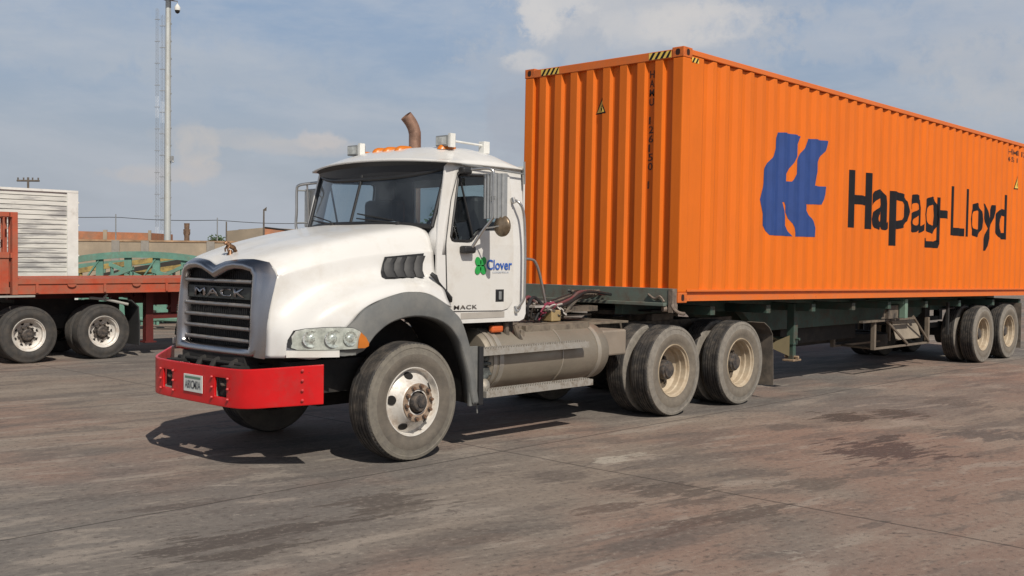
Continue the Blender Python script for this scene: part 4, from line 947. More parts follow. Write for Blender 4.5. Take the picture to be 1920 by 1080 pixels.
# steps and their end plate
for z0, z1, x0, x1, y0, y1 in ((.865, .925, -3.06, -1.50, .055, .17), (.475, .535, -3.02, -1.46, .03, .20)):
    bm = BM(); box(bm, x0, x1, y0, y1, z0, z1)
    k = x0 + .03
    while k < x1 - .03:
        for j in range(4): box(bm, k, k + .014, y0 + .012 + j * .028, y0 + .028 + j * .028, z1 - .002, z1 + .012)
        k += .035
    st = P('step', bm, stepm)
bm = BM(); box(bm, -3.10, -3.045, .045, .16, .415, .955); P('step_end_plate', bm, blackp, bevel=.006)
bm = BM(); box(bm, -3.20, -3.10, .07, .10, .41, .96); tube(bm, [(-3.08, .10, .42), (-3.07, .10, .33)], .008, 6); P('fender_leg', bm, greyp, bevel=.01)
bm = BM(); box(bm, -2.72, -2.56, .26, .32, 1.055, 1.125); P('side_marker', bm, mat('orange_marker', (.60, .12, .03), .35), bevel=.02)
bm = BM(); tube(bm, [(-2.50, .30, 1.15), (-2.48, .30, 1.02)], .03, 8); tube(bm, smooth_path([(-2.40, .27, 1.12), (-2.36, .25, 1.0), (-2.30, .26, .96), (-2.26, .30, 1.05)], 4), .028, 8); box(bm, -2.62, -2.36, .33, .50, .95, 1.15); P('cab_mount', bm, darkdust, smooth=30)
# back-of-cab: light grey bulkhead bracket, hose post, air and cable coils
bm = BM(); box(bm, -2.27, -2.2, .75, 1.75, 1.09, 1.55); P('back_frame', bm, darkdust)
bm = BM(); tube(bm, smooth_path([(-2.2, .8, 1.775), (-1.80, .8, 1.77), (-1.60, .8, 1.765), (-1.52, .8, 1.73), (-1.45, .8, 1.60), (-1.36, .8, 1.31), (-1.33, .8, 1.10)], 5), .016, 10); P('hose_post', bm, steel, smooth=True)
hs = BM()
for k, (y, m_) in enumerate(((.72, 0), (.82, 1), (.90, 0), (.98, 2), (1.06, 0))):
    x = -1.72 + .02 * k
    pts = [(x, y, 1.12), (x - .02, y - .02, 1.26), (x + .10, y, 1.36), (x + .28, y - .04, 1.22), (x + .45, y, 1.24), (x + .75 + .1 * k, y + .05, 1.30 + .02 * k), (x + 1.1, y + .1, 1.40), (x + 1.6, y + .15, 1.36)]
    bm = BM(); tube(bm, smooth_path(pts, 6), .018, 8); P('air_hose', bm, (blackp, redh, darkdust)[m_], smooth=True)
marh = mat('maroon_hose', (.22, .03, .06), .6, var=.4)
cabw = mat('dusty_white_cable', (.42, .39, .36), .6, var=.3)
rh = random.Random(5)
for k in range(16):
    x0 = -1.72 + .035 * k; pts = [(x0 + rh.uniform(-.06, .06), .68 + rh.uniform(-.08, .14), 1.12)]
    for q in range(5): pts.append((x0 + rh.uniform(-.12, .16), .70 + rh.uniform(-.12, .16), 1.14 + rh.uniform(0, .17)))
    bm = BM(); tube(bm, smooth_path(pts, 5), rh.choice((.008, .010, .014)), 6); P('cable', bm, (darkdust, blackp, marh, cabw, darkdust, blackp)[k % 6], smooth=True)
bm = BM(); box(bm, -1.74, -1.52, .60, .74, 1.255, 1.275); P('cable_cover', bm, cabw)
bm = BM(); box(bm, -1.45, -1.30, .62, .80, 1.10, 1.22); P('valve_block', bm, mat('brass_block', (.38, .28, .14), .5, .3, var=.3), bevel=.01)
bm = BM(); box(bm, -1.25, -.5, .85, 1.55, 1.13, 1.15); box(bm, -.95, -.45, .8, 1.6, 1.18, 1.24)
for k in range(5): tube(bm, smooth_path([(-1.1 + .1 * k, .75 + .1 * k, 1.16), (-.85 + .1 * k, .8 + .08 * k, 1.30), (-.55 + .05 * k, .9, 1.36), (-.25, .95 + .05 * k, 1.40)], 5), .02, 7)
P('catwalk_clutter', bm, darkdust, smooth=30)
# fifth wheel
bm = BM(); c = Vector((.72, CY, 1.13)); n = 28
pts = [(c.x + .50 * cos(2 * pi * k / n) * (1.0 if cos(2 * pi * k / n) < 0 else 1.2), c.y + .46 * sin(2 * pi * k / n)) for k in range(n)]
v0 = [bm.verts.new((x, y, 1.10)) for x, y in pts]; v1 = [bm.verts.new((x, y, 1.155)) for x, y in pts]; bm.faces.new(v0[::-1]); bm.faces.new(v1)
for k in range(n): bm.faces.new((v0[k], v0[(k + 1) % n], v1[(k + 1) % n], v1[k]))
box(bm, .5, .95, .72, .80, 1.03, 1.12); box(bm, .5, .95, my(.80), my(.72), 1.03, 1.12)
P('fifth_wheel', bm, darkdust, bevel=.01)
# axles, springs
bm = BM()
tube(bm, [(-3.9027, .3, .50), (-3.9027, my(.3), .50)], .06, 10); box(bm, -4.6, -3.2, .72, .82, .58, .64); box(bm, -4.6, -3.2, my(.82), my(.72), .58, .64)
for x in (.012, 1.43):
    tube(bm, [(x, .2, R), (x, my(.2), R)], .075, 12); tube(bm, [(x, CY - .22, R), (x, CY - .12, R), (x, CY + .12, R), (x, CY + .22, R)], [.1, .22, .22, .1], 14)
for y in (.74, my(.74)): box(bm, -.25, 1.7, y - .05, y + .05, .56, .68); box(bm, .6, .85, y - .1, y + .1, .5, .95)
box(bm, -4.4, -2.9, .75, 1.7, .45, 1.0); tube(bm, [(-2.9, CY, .62), (0, CY, .55)], .06, 10)
for x in (-.4, -1.2): tube(bm, [(x, 1.0, .62), (x - .5, 1.0, .62)], .14, 12)
P('axle_gear', bm, dark, smooth=30)
YW = .035
put_wheel(T, 'front', -3.9027, YW, R, spin=0.05); put_wheel(T, 'front', -3.9027, my(YW), R, True)
for i, x in enumerate((.012, 1.43)):
    put_wheel(T, 'rear', x, YW, R, spin=.2 + i); put_wheel(T, 'inner', x, YW + .335, R)
    put_wheel(T, 'rear', x, my(YW), R, True, .5 + i); put_wheel(T, 'inner', x, my(YW + .335), R, True)
for f in ((lambda y: y), my):
    bm = BM()
    pts = [(1.95, 1.0), (2.08, .93), (2.16, .84), (2.18, .60), (2.20, .18)]
    grid(bm, [[(x, f(y), z) for x, z in pts] for y in (.03, .62)]); P('mudflap', bm, flapm, solid=.008)

# ================================================================== CONTAINER
TL = -.0118; ZB = 1.289; H = 2.896; LEN = 12.192; WID = 2.438
K = thing('shipping_container', 'orange corrugated shipping container with blue emblem and black lettering, on the green chassis', 'container', (0, 0, ZB))
K.rotation_euler = (0, -math.atan(TL), 0)
def KP(name, bm, m, parent=None, **k):
    o = new_obj(name, bm, m, None, **k); o.parent = parent or K; return o
# local coordinates: x back, y width, z up from the container floor line
p_, x0_ = .278, .698
def side_f(x):
    if x < .36 or x > LEN - .30: return 0.0
    t = (x - x0_) % p_
    if t < .068: return .036 * t / .068
    if t < .138: return .036
    if t < .206: return .036 * (1 - (t - .138) / .068)
    return 0.0
side_cuts = []
xk = x0_ - p_
while xk < LEN - .2:
    for d in (0, .068, .138, .206):
        if .30 < xk + d < LEN - .25: side_cuts.append(xk + d)
    xk += p_
YS = .012   # panel set back behind the rails
for side in (0, 1):
    f = (lambda y: y) if side == 0 else (lambda y: WID - y)
    xs = [.155, .36] + [c for c in side_cuts if .36 < c < LEN - .3] + [LEN - .155]
    bm = BM(); grid(bm, [[(x, f(YS + side_f(x)), z) for x in xs] for z in (.150, .9, 1.7, H - .085)]); bmesh.ops.recalc_face_normals(bm, faces=bm.faces)
    KP('side_panel', bm, orange)
def front_f(y):
    if y > 2.29 or y < .15: return 0
    t = (.395 - y) % .2555
    # outer flat, slope in, inner flat, slope out
    if t < .105: return 0.0
    if t < .125: return .045 * (t - .105) / .02
    if t < .2355: return .045
    return .045 * (1 - (t - .2355) / .02)
fc = []
for k in range(-9, 3):
    for d in (0, .105, .125, .2355):
        y = .395 - d - .2555 * k
        if .152 < y < 2.288: fc.append(y)
fc = sorted(set(fc))
ys = [.15] + fc + [2.29]
bm = BM(); grid(bm, [[(.008 + front_f(y), y, z) for y in ys] for z in (.16, 1, 2, H - .115)]); KP('front_panel', bm, orange)
bm = BM(); grid(bm, [[(LEN - .01, y, z) for y in (.15, 2.29)] for z in (.15, H - .11)]); KP('door_end', bm, orange)
bm = BM(); grid(bm, [[(x, y, H - .018 - (.02 if i % 2 else 0)) for i, x in enumerate([.1 + .1 * j for j in range(121)])] for y in (.05, WID - .05)]); KP('roof_panel', bm, orange)
# posts, rails
for x in (0, LEN):
    for y in (0, WID):
        sx = 1 if x == 0 else -1; sy = 1 if y == 0 else -1
        bm = BM()
        a = sorted((x + sx * .004, x + sx * .165)); b = sorted((y + sy * .004, y + sy * .150))
        box(bm, a[0], a[1], b[0], b[1], .118, H - .118); KP('corner_post', bm, orange, bevel=.012)
        for z in (0, H - .118):
            bm = BM(); a = sorted((x, x + sx * .178)); b = sorted((y, y + sy * .162))
            box(bm, a[0], a[1], b[0], b[1], z, z + .118); cc = KP('corner_casting', bm, casting, bevel=.008)
            bm = BM(); zc = z + .06
            rx = x + sx * .089; ry = y + sy * .08; n = 16
            def oval(cx, cy_, cz, ax, a1, a2):
                vs = []
                for k in range(n):
                    c_, s_ = cos(2 * pi * k / n), sin(2 * pi * k / n); c_ = math.copysign(abs(c_) ** .7, c_); s_ = math.copysign(abs(s_) ** .7, s_)
                    vs.append(bm.verts.new((cx, cy_ + a1 * c_, cz + a2 * s_) if ax == 'x' else (cx + a1 * c_, cy_, cz + a2 * s_)))
                bm.faces.new(vs)
            oval(x - sx * .0015, ry, zc, 'x', .030, .036); oval(rx, y - sy * .0015, zc, 'y', .030, .038)
            KP('casting_hole_shade', bm, hole, parent=cc)
for y in (0, WID):
    sy = 1 if y == 0 else -1
    bm = BM(); b = sorted((y + sy * .003, y + sy * .062)); box(bm, .178, LEN - .178, b[0], b[1], H - .078, H - .016); KP('top_rail', bm, orange_rail, bevel=.006)
    bm = BM()   # channel-shaped bottom rail
    for z0, z1, d in ((.020, .034, .075), (.128, .150, .075)):
        b = sorted((y + sy * .004, y + sy * d)); box(bm, .178, LEN - .178, b[0], b[1], z0, z1)
    b = sorted((y + sy * .040, y + sy * .050)); box(bm, .178, LEN - .178, b[0], b[1], .034, .128)
    b = sorted((y + sy * .006, y + sy * .012)); box(bm, .178, LEN - .178, b[0], b[1], .034, .078)
    KP('bottom_rail', bm, orange_rail)
bm = BM(); box(bm, .003, .075, .165, WID - .165, H - .118, H - .02); KP('front_header', bm, orange_rail, bevel=.006)
bm = BM(); box(bm, .003, .075, .165, WID - .165, .01, .158); KP('front_sill', bm, orange_rail)
bm = BM(); box(bm, .02, LEN - .02, .06, WID - .06, .02, .03); KP('container_floor', bm, dark)
# hazard strips
def hazard(u0, u1, w0, w1, fn, back=-.001, n=4, s=.7):
    bm = BM(); g = [bm.verts.new(fn(u, v, 0)) for u, v in ((u0, w0), (u1, w0), (u1, w1), (u0, w1))]; bm.faces.new(g)
    o = KP('hazard_strip', bm, yellow)
    bm = BM(); h = w1 - w0; L_ = u1 - u0; st = L_ / n
    for k in range(n):
        a = u0 + k * st
        q = [(a, w0), (a + st * .5, w0), (min(a + st * .5 + h * s, u1), w1), (min(a + h * s, u1), w1)]
        vs = [bm.verts.new(fn(u, v, .0015)) for u, v in q]; bm.faces.new(vs)
    KP('hazard_stripes', bm, blackd, parent=o)
hazard(0, .315, H - .108, H - .030, lambda u, v, d: (.0015 - d, .485 - u, v))
hazard(0, .30, H - .108, H - .030, lambda u, v, d: (.0015 - d, 2.16 - u, v))
hazard(0, .14, H - .155, H - .098, lambda u, v, d: (.18 + u, .0095 - d, v), n=2)
# warning triangles
def tri(fn, w, h, cut=()):
    def poly(k, dz): return [(-w / 2 * k, dz), (w / 2 * k, dz), (0, dz + h * k)]
    bm = fill2d(poly(1.0, 0), (), cut, (), lambda u, v: fn(u, v, .002)); o = KP('warning_sticker', bm, blackd)
    bm = fill2d(poly(.74, h * .085), (), cut, (), lambda u, v: fn(u, v, .004)); KP('sticker_face', bm, yellow, parent=o)
    bm = fill2d([(-.01, h * .18), (.012, h * .18), (.002, h * .3), (.02, h * .3), (-.012, h * .55), (-.002, h * .36), (-.018, h * .36)], (), cut, (), lambda u, v: fn(u, v, .006)); KP('sticker_bolt', bm, blackd, parent=o)
tri(lambda u, v, d: (.008 + front_f(1.20 - u) - d, 1.20 - u, 2.235 + v), .19, .20, [1.20 - y for y in fc if 1.0 < y < 1.4])
tri(lambda u, v, d: (10.93 + u, YS + side_f(10.93 + u) - d, 2.0 + v), .16, .26, [c - 10.93 for c in side_cuts if 10.7 < c < 11.1])
# logo: two slanted strokes, traced and laid on the corrugation
def rs(px, py): 
    d = CF + CR * ((px - 960) / 2000.0) - CU * ((py - 540) / 2000.0); t = (.03 - CP.y) / d.y; q = CP + d * t
    return q.x, q.z - ZB - TL * q.x
LOGO = [(2.16, 2.17), (2.42, 2.16), (2.90, 2.13), (2.83, 1.98), (2.72, 1.83), (2.60, 1.66), (2.42, 1.50), (2.30, 1.36), (2.30, 1.29), (2.50, 1.28), (2.62, 1.36), (2.72, 1.56), (2.82, 1.72), (2.92, 1.84), (3.02, 1.96), (3.10, 2.10), (3.30, 2.12), (3.80, 2.12), (3.72, 1.97), (3.56, 1.80), (3.42, 1.62), (3.32, 1.42), (3.24, 1.22), (3.72, 1.21), (3.68, 1.08), (3.50, .91), (2.96, .90), (3.08, .76), (3.20, .60), (3.27, .46), (3.28, .33)]
def logo():
    tr = [(190, 38), (260, 42), (400, 75), (372, 150), (348, 262), (300, 362), (255, 450), (255, 488), (308, 492), (345, 420), (358, 330), (380, 262), (415, 195), (450, 95), (540, 103), (635, 120), (615, 200), (572, 275), (543, 360), (527, 440), (512, 530), (615, 540), (608, 610), (585, 705), (430, 700), (462, 770), (495, 835), (518, 920), (514, 1003), (338, 998), (328, 920), (290, 840), (250, 745), (228, 680), (212, 682), (232, 760), (240, 845), (275, 930), (308, 997), (100, 985), (52, 890), (32, 790), (5, 655), (32, 545), (45, 440), (72, 355), (130, 255), (160, 140)]
    pts = [rs(1420 + a / 4.909, 240 + b / 4.909) for a, b in tr]
    # undo the folds so the emblem is smooth when unrolled: light averaging
    for _ in range(1):
        break
        pts = [((pts[i - 1][0] + 6 * pts[i][0] + pts[(i + 1) % len(pts)][0]) / 8, (pts[i - 1][1] + 6 * pts[i][1] + pts[(i + 1) % len(pts)][1]) / 8) for i in range(len(pts))]
    xs = [p[0] for p in pts]
    cu = [c for c in side_cuts if min(xs) < c < max(xs)]
    bm = fill2d(pts, (), cu, (), lambda u, v: (u, YS + side_f(u) - .003, v)); KP('container_emblem', bm, bluep)
logo()
def side_text(s, x, z, w, h, m, off=.0, name='container_lettering', sp=1.0):
    bm = text_bm(s, 1, off, (w, h), sp)
    for v in bm.verts: v.co.x += x; v.co.y += z
    cu = [c for c in side_cuts if x < c < x + w]
    KP(name, cut_map(bm, cu, (), lambda u, v: (u, YS + side_f(u) - .003, v)), m)
zz = lambda X_, Z_: Z_ - ZB - TL * X_
def word():
    base = 2.262 - ZB; xh = .60; cap = .815; dsc = .225
    for ch, p0, p1, kind in (('H', 1590.5, 1631, 'c'), ('a', 1636, 1664, 'x'), ('p', 1668.5, 1703, 'd'), ('a', 1705, 1731, 'x'), ('g', 1732, 1761, 'd'), ('-', 1762, 1778, 'h'), ('L', 1781, 1806, 'c'), ('l', 1809, 1815.5, 'c'), ('o', 1818, 1841, 'x'), ('y', 1841, 1866, 'y'), ('d', 1866, 1887, 'c')):
        x0, x1 = rs(p0, 400)[0], rs(p1, 400)[0]; bz = base - TL * 1 * (x0) - .045 * (x0 - 4.17) / 6.2
        z0 = bz - (dsc if kind in 'dy' else 0); h = {'c': cap, 'x': xh, 'd': xh + dsc, 'y': xh + dsc, 'h': .13}[kind]
        if kind == 'h': z0 = bz + .27
        if ch == 'g':   # round bowl with a straight stem and an open hook
            w_ = x1 - x0
            def g_bm():
                bm = text_bm('o', 1, .014, (w_ * .90, xh)); 
                for v in bm.verts: v.co.y += dsc
                for pts in ([(w_ * .80, .10), (w_, .10), (w_, dsc + xh), (w_ * .80, dsc + xh)], [(0, .0), (w_ * .85, .0), (w_, .10), (w_ * .80, .13), (w_ * .70, .105), (w_ * .22, .105), (w_ * .20, .15), (0, .15)]):
                    q = fill2d(pts); merge(bm, q)
                for v in bm.verts: v.co.x += x0; v.co.y += z0
                return bm
            cu = [c for c in side_cuts if x0 < c < x1]
            KP('container_lettering', cut_map(g_bm(), cu, (), lambda u, v: (u, YS + side_f(u) - .003, v)), blackd)
        else: side_text(ch, x0, z0, x1 - x0, h, blackd, .014)
word()
side_text('HAMU 126150 1', 10.52, zz(10.5, 3.79), 1.30, .10, blackw, .01, 'container_number')
side_text('45G1', 10.50, zz(10.5, 3.66), .42, .085, blackw, .01, 'container_size_code')
def vert_text(s, y, ztop, zbot, w):
    n = len(s); h = (ztop - zbot) / n; bm = BM()
    for i, ch in enumerate(s):
        if ch == ' ': continue
        t = text_bm(ch, 1, .012, (w * (.35 if ch == '1' else 1), h * .80))
        for v in t.verts: v.co = Vector((y - v.co.x, ztop - (i + 1) * h + v.co.y, 0))
        merge(bm, t)
    cu = [c for c in fc if y - w < c < y]
    KP('container_number', cut_map(bm, cu, (), lambda u, v: (.008 + front_f(u) - .003, u, v)), blackw)
vert_text('HAMU 126150 1', .500, 3.985 - ZB, 2.60 - ZB, .066)

# ================================================================== CONTAINER CHASSIS
G = thing('container_chassis_trailer', 'dull green container chassis trailer with landing legs, carrying the orange container', 'trailer', (3.0, CY, 0))
def GP(name, bm, m, parent=None, **k):
    return attach(name, bm, m, k.get('smooth', False), k.get('bevel', 0.0), k.get('solid', 0.0), parent or G)
def zt(x): return TL * x
bm = BM(); box(bm, -.075, -.012, .055, 2.39, 1.262, 1.452); box(bm, -.14, -.075, .10, 2.34, 1.25, 1.29); GP('front_bolster', bm, bolm, bevel=.006)
bm = BM(); box(bm, -.085, .02, .02, .075, 1.18, 1.45); tube(bm, smooth_path([(-.06, .05, 1.30), (-.07, .02, 1.24), (-.04, -.02, 1.19), (.02, -.05, 1.17), (.05, -.05, 1.17)], 4), .020, 8)
tube(bm, [(-.10, .14, 1.22), (-.02, .10, 1.22)], .035, 10); tube(bm, smooth_path([(-.09, .35, 1.38), (-.10, .25, 1.33), (-.10, .18, 1.36), (-.10, .12, 1.30)], 4), .014, 6)
GP('twist_lock', bm, mat('rusty_lock', (.20, .16, .13), .7, .3, var=.4, scale=20), smooth=30)
bm = BM()
for y in (.80, my(.80)):
    # gooseneck then deep main beam, following the container's tilt
    prof = [(-.05, 1.265), (2.3, 1.25), (12.0, 1.135), (12.0, .92), (8.6, .93), (8.2, .80), (3.0, .80), (2.55, 1.10), (-.05, 1.13)]
    for yy in (y - .06, y + .06):
        pass
    a = [bm.verts.new((x, y - .06, z)) for x, z in prof]; b = [bm.verts.new((x, y + .06, z)) for x, z in prof]
    bm.faces.new(a); bm.faces.new(b[::-1])
    for k in range(len(prof)): bm.faces.new((a[k], a[(k + 1) % len(prof)], b[(k + 1) % len(prof)], b[k]))
for x in (.9, 2.2, 3.4, 4.6, 5.8, 7.2, 8.6, 10.2, 11.6): box(bm, x - .05, x + .05, .12, my(.12), 1.13 + zt(x), 1.235 + zt(x))
bmesh.ops.recalc_face_normals(bm, faces=bm.faces)
GP('chassis_beam', bm, greent, bevel=.003)
bm = BM(); box(bm, .25, 1.45, .55, my(.55), 1.157, 1.175); GP('kingpin_plate', bm, dark)
for f in ((lambda y: y), my):
    bm = BM(); x = 3.36
    a, b = sorted((f(.36), f(.47))); box(bm, x - .055, x + .055, a, b, .62, 1.19); a, b = sorted((f(.375), f(.455))); box(bm, x - .04, x + .04, a, b, .42, .64); leg = GP('landing_leg', bm, greent, bevel=.005)
    bm = BM(); a, b = sorted((f(.33), f(.50))); box(bm, x - .11, x + .11, a, b, .395, .42); tube(bm, [(x, a - .02, .45), (x, b + .02, .45)], .02, 8); GP('leg_foot', bm, mat('rusty_foot', (.28, .20, .13), .8, var=.4, scale=20), bevel=.004, parent=leg)
    bm = BM(); tube(bm, [(x - .02, f(.5), .62), (x - .30, f(.85), .82)], .02, 6); vs = [bm.verts.new(p) for p in ((x - .06, f(.42), .75), (x - .06, f(.42), .46), (x - .22, f(.70), .60))]; bm.faces.new(vs); GP('leg_brace', bm, mat('olive_brace', (.16, .13, .07), .8), solid=.01, parent=leg)
bm = BM(); tube(bm, [(3.36, .3, .70), (3.36, my(.3), .70)], .018, 8); GP('leg_shaft', bm, greent)
# side marker bracket and underslung frames
bm = BM(); box(bm, 6.33, 6.43, .10, .20, .90, 1.20); box(bm, 6.30, 6.46, .12, .8, 1.12, 1.17); GP('bolster_bracket', bm, greenl, bevel=.006)
bm = BM(); box(bm, 5.95, 6.30, .20, .26, .90, 1.10); box(bm, 5.2, 7.1, .26, .32, .855, .885); vs = [bm.verts.new(p) for p in ((5.95, .25, 1.05), (6.3, .25, 1.1), (6.3, .25, .9), (5.8, .25, .9))]; bm.faces.new(vs); GP('light_bracket', bm, darkdust)
bm = BM()
for x in (5.72, 7.75):
    for y in (.33, 1.0): box(bm, x - .03, x + .03, y - .03, y + .03, .42, .86)
for y in (.33, 1.0):
    box(bm, 5.7, 7.8, y - .02, y + .02, .42, .45)
tube(bm, [(6.1, .30, .86), (6.9, .30, .46)], .022, 6); tube(bm, [(7.1, .30, .90), (7.75, .30, .46)], .022, 6); tube(bm, [(5.75, .35, .44), (6.0, 1.0, .44)], .02, 6)
rk = GP('spare_rack', bm, mat('rack_steel', (.16, .13, .10), .75, var=.3))
bm = BM(); vs = box(bm, 6.65, 7.60, .36, .38, .52, .84); bmesh.ops.rotate(bm, verts=vs, cent=(7, .37, .5), matrix=Matrix.Rotation(radians(-16), 3, 'X')); GP('rack_panel', bm, mat('dusty_panel', (.26, .22, .17), .8, var=.2), bevel=.04, parent=rk)
bm = BM()
for x in (6.2, 7.1): 
    for z in (.46,): pass
lathe(bm, [(.2, 0), (.30, -.01), (.48, .02), (.50, .12), (.48, .22), (.30, .25), (.2, .24)], 40)
bmesh.ops.rotate(bm, verts=bm.verts, cent=(0, 0, 0), matrix=Matrix.Rotation(pi / 2, 3, 'X')); bmesh.ops.translate(bm, verts=bm.verts, vec=(7.55, 1.45, .33)); GP('spare_tyre', bm, sidedk, smooth=35)
bm = BM(); box(bm, 3.9, 6.3, .9, 1.6, .55, .85); tube(bm, [(4.2, 1.2, .62), (6.6, 1.2, .62)], .16, 14); GP('air_tank', bm, dark, bevel=.01)
bm = BM()
for x in (9.562, 10.86):
    tube(bm, [(x, .2, .51), (x, my(.2), .51)], .07, 10); tube(bm, [(x, .72, .51), (x, .86, .51)], .2, 14)
for y in (.74, my(.74)): box(bm, 8.6, 11.7, y - .05, y + .05, .62, .70); box(bm, 8.5, 8.7, y - .06, y + .06, .62, 1.1); box(bm, 10.12, 10.3, y - .06, y + .06, .62, 1.1); box(bm, 11.6, 11.75, y - .06, y + .06, .62, 1.05)
box(bm, 8.3, 8.36, .2, .24, .55, 1.1); tube(bm, [(8.0, .25, .98), (8.7, .25, 1.0)], .015, 6)
GP('suspension', bm, dark, smooth=30)
for i, x in enumerate((9.562, 10.86)):
    put_wheel(G, 'trl', x, .045, .51, spin=.7 + i); put_wheel(G, 'trl_in', x, .045 + .33, .51)
    put_wheel(G, 'trl', x, my(.045), .51, True, i); put_wheel(G, 'trl_in', x, my(.375), .51, True)
for f in ((lambda y: y), my):
    bm = BM(); grid(bm, [[(11.50, f(y), z) for y in (.05, .64)] for z in (.16, 1.02)]); GP('mudflap', bm, flapm, solid=.01)

# ================================================================== LEFT BACKGROUND: flatbed on its tractor
F = thing('flatbed_trailer', 'faded red flatbed trailer with tall headboard, at the left edge behind the truck', 'trailer', (-1.0, 11.5, 0))
def FP(name, bm, m, parent=None, **k): return attach(name, bm, m, k.get('smooth', False), k.get('bevel', 0.0), k.get('solid', 0.0), parent or F)
Y0, Y1 = 10.3, 12.5
bm = BM(); box(bm, -3.2, 9.5, Y0 + .04, Y1 - .04, 1.22, 1.335); FP('deck', bm, orange_red)
for y, s in ((Y0, 1), (Y1, -1)):
    bm = BM(); a, b = sorted((y, y + s * .04)); box(bm, -3.2, 9.5, a, b, 1.265, 1.345); a, b = sorted((y + s * .02, y + s * .05)); box(bm, -3.2, 9.5, a, b, 1.12, 1.265); a, b = sorted((y + .005, y + s * .04)); box(bm, -3.2, 9.5, a, b, 1.105, 1.125)
    sr = FP('side_rail', bm, orange_red)
    for k in range(22):
        x = -2.9 + k * .56
        bm = BM(); a, b = sorted((y - s * .012, y + s * .02))
        if k % 2 == 0: box(bm, x - .02, x + .02, a, b, 1.125, 1.262)
        else:
            n = 8; c = [(x + .075 * cos(pi + pi * i / n), 1.258 + .05 * sin(pi + pi * i / n)) for i in range(n + 1)]
            v0 = [bm.verts.new((q[0], y - s * .014, q[1])) for q in c]; v1 = [bm.verts.new((q[0], y + s * .02, q[1])) for q in c]; bm.faces.new(v0); bm.faces.new(v1[::-1])
            for i in range(n): bm.faces.new((v0[i], v0[i + 1], v1[i + 1], v1[i]))
        FP('stake_pocket', bm, orange_red, parent=sr)
bm = BM(); box(bm, -3.285, -3.20, Y0 - .01, Y0 + .09, 1.10, 2.40); box(bm, -3.33, -3.20, Y1 - .12, Y1, 1.10, 2.40); box(bm, -3.31, -3.22, Y0, Y1, 2.32, 2.40); box(bm, -3.31, -3.22, Y0, Y1, 1.68, 1.76); box(bm, -3.29, -3.25, Y0 + .1, Y1 - .1, 1.3, 1.68)
for k in range(14): box(bm, -3.28, -3.245, Y0 + .15 + .155 * k, Y0 + .18 + .155 * k, 1.76, 2.32)
hbd = FP('headboard', bm, orange_red, bevel=.004)
bm = BM(); box(bm, -4.4, -3.33, Y0, Y0 + .06, 2.33, 2.40); box(bm, -4.4, -3.33, Y0, Y0 + .06, 1.68, 1.77); box(bm, -4.4, -3.33, Y0 + .02, Y0 + .05, 1.20, 1.68); box(bm, -4.4, -3.33, Y0 - .02, Y0 + .03, 1.12, 1.22)
for k in range(9): box(bm, -4.38 + .12 * k, -4.355 + .12 * k, Y0 + .01, Y0 + .04, 1.77, 2.33)
FP('side_gate', bm, orange_red, parent=hbd)
bm = BM()
for y in (11.0, 11.8): box(bm, -3.1, -.6, y - .05, y + .05, 1.0, 1.22); box(bm, -.6, 9.3, y - .05, y + .05, .85, 1.22)
box(bm, -.95, -.55, 10.9, 11.9, 1.0, 1.1); FP('main_beam', bm, maroon)
for y in (10.75, 12.05):
    bm = BM(); box(bm, -.84, -.70, y - .06, y + .06, .22, 1.22); lg = FP('landing_leg', bm, maroon)
    bm = BM(); box(bm, -.88, -.66, y - .1, y + .1, .20, .225); FP('leg_foot', bm, maroon, parent=lg)
bm = BM(); box(bm, -.72, -.2, 10.7, 10.78, .62, .72); box(bm, -.36, -.24, 10.7, 10.8, .70, 1.15); tube(bm, [(-.42, 10.72, .78), (-.36, 10.70, .86)], .02, 6); FP('leg_cross_frame', bm, maroon)
# wheels near the rear so the flatbed is carried
for x in (7.2, 8.4):
    put_wheel(F, 'lf', x, Y0, .455); put_wheel(F, 'lf', x, Y1, .455, True)
bm = BM()
for x in (7.2, 8.4): tube(bm, [(x, Y0 + .1, .455), (x, Y1 - .1, .455)], .06, 10); box(bm, x - .05, x + .05, 10.9, 11.1, .455, .9); box(bm, x - .05, x + .05, 11.7, 11.9, .455, .9)
FP('rear_axle', bm, dark)
Q = thing('tractor_unit', 'dark rear frame and white-rimmed twin wheels of a tractor under the red flatbed', 'truck', (-3.0, 11.5, 0))
def QP(name, bm, m, parent=None, **k): return attach(name, bm, m, k.get('smooth', False), k.get('bevel', 0.0), k.get('solid', 0.0), parent or Q)
for i, x in enumerate((-3.02, -1.785)):
    put_wheel(Q, 'lf', x, Y0, .455, spin=.3 * i); put_wheel(Q, 'lf_in', x, Y0 + .29, .455); put_wheel(Q, 'lf', x, Y1, .455, True); put_wheel(Q, 'lf_in', x, Y1 - .29, .455, True)
bm = BM()
for y in (11.0, 11.8): box(bm, -7.5, -1.2, y - .04, y + .04, .72, .93)
for x in (-3.02, -1.785): tube(bm, [(x, Y0 + .1, .455), (x, Y1 - .1, .455)], .07, 10)
box(bm, -2.9, -1.9, 10.9, 11.9, .5, .72); box(bm, -3.0, -2.0, 10.95, 11.85, .93, 1.0)
QP('frame', bm, dark)
bm = BM(); box(bm, -7.3, -4.7, Y0, Y1, .9, 2.9); QP('cab', bm, mat('far_cab_white', (.6, .6, .58), .4), bevel=.1)
for x in (-6.4,): put_wheel(Q, 'lf', x, Y0, .455); put_wheel(Q, 'lf', x, Y1, .455, True)
bm = BM(); grid(bm, [[(x, y, z) for x, z in ((-1.30, .98), (-1.17, .86), (-1.15, .55), (-1.15, .20))] for y in (Y0 + .0, Y0 + .5)]); QP('mudflap', bm, flapd, solid=.02)
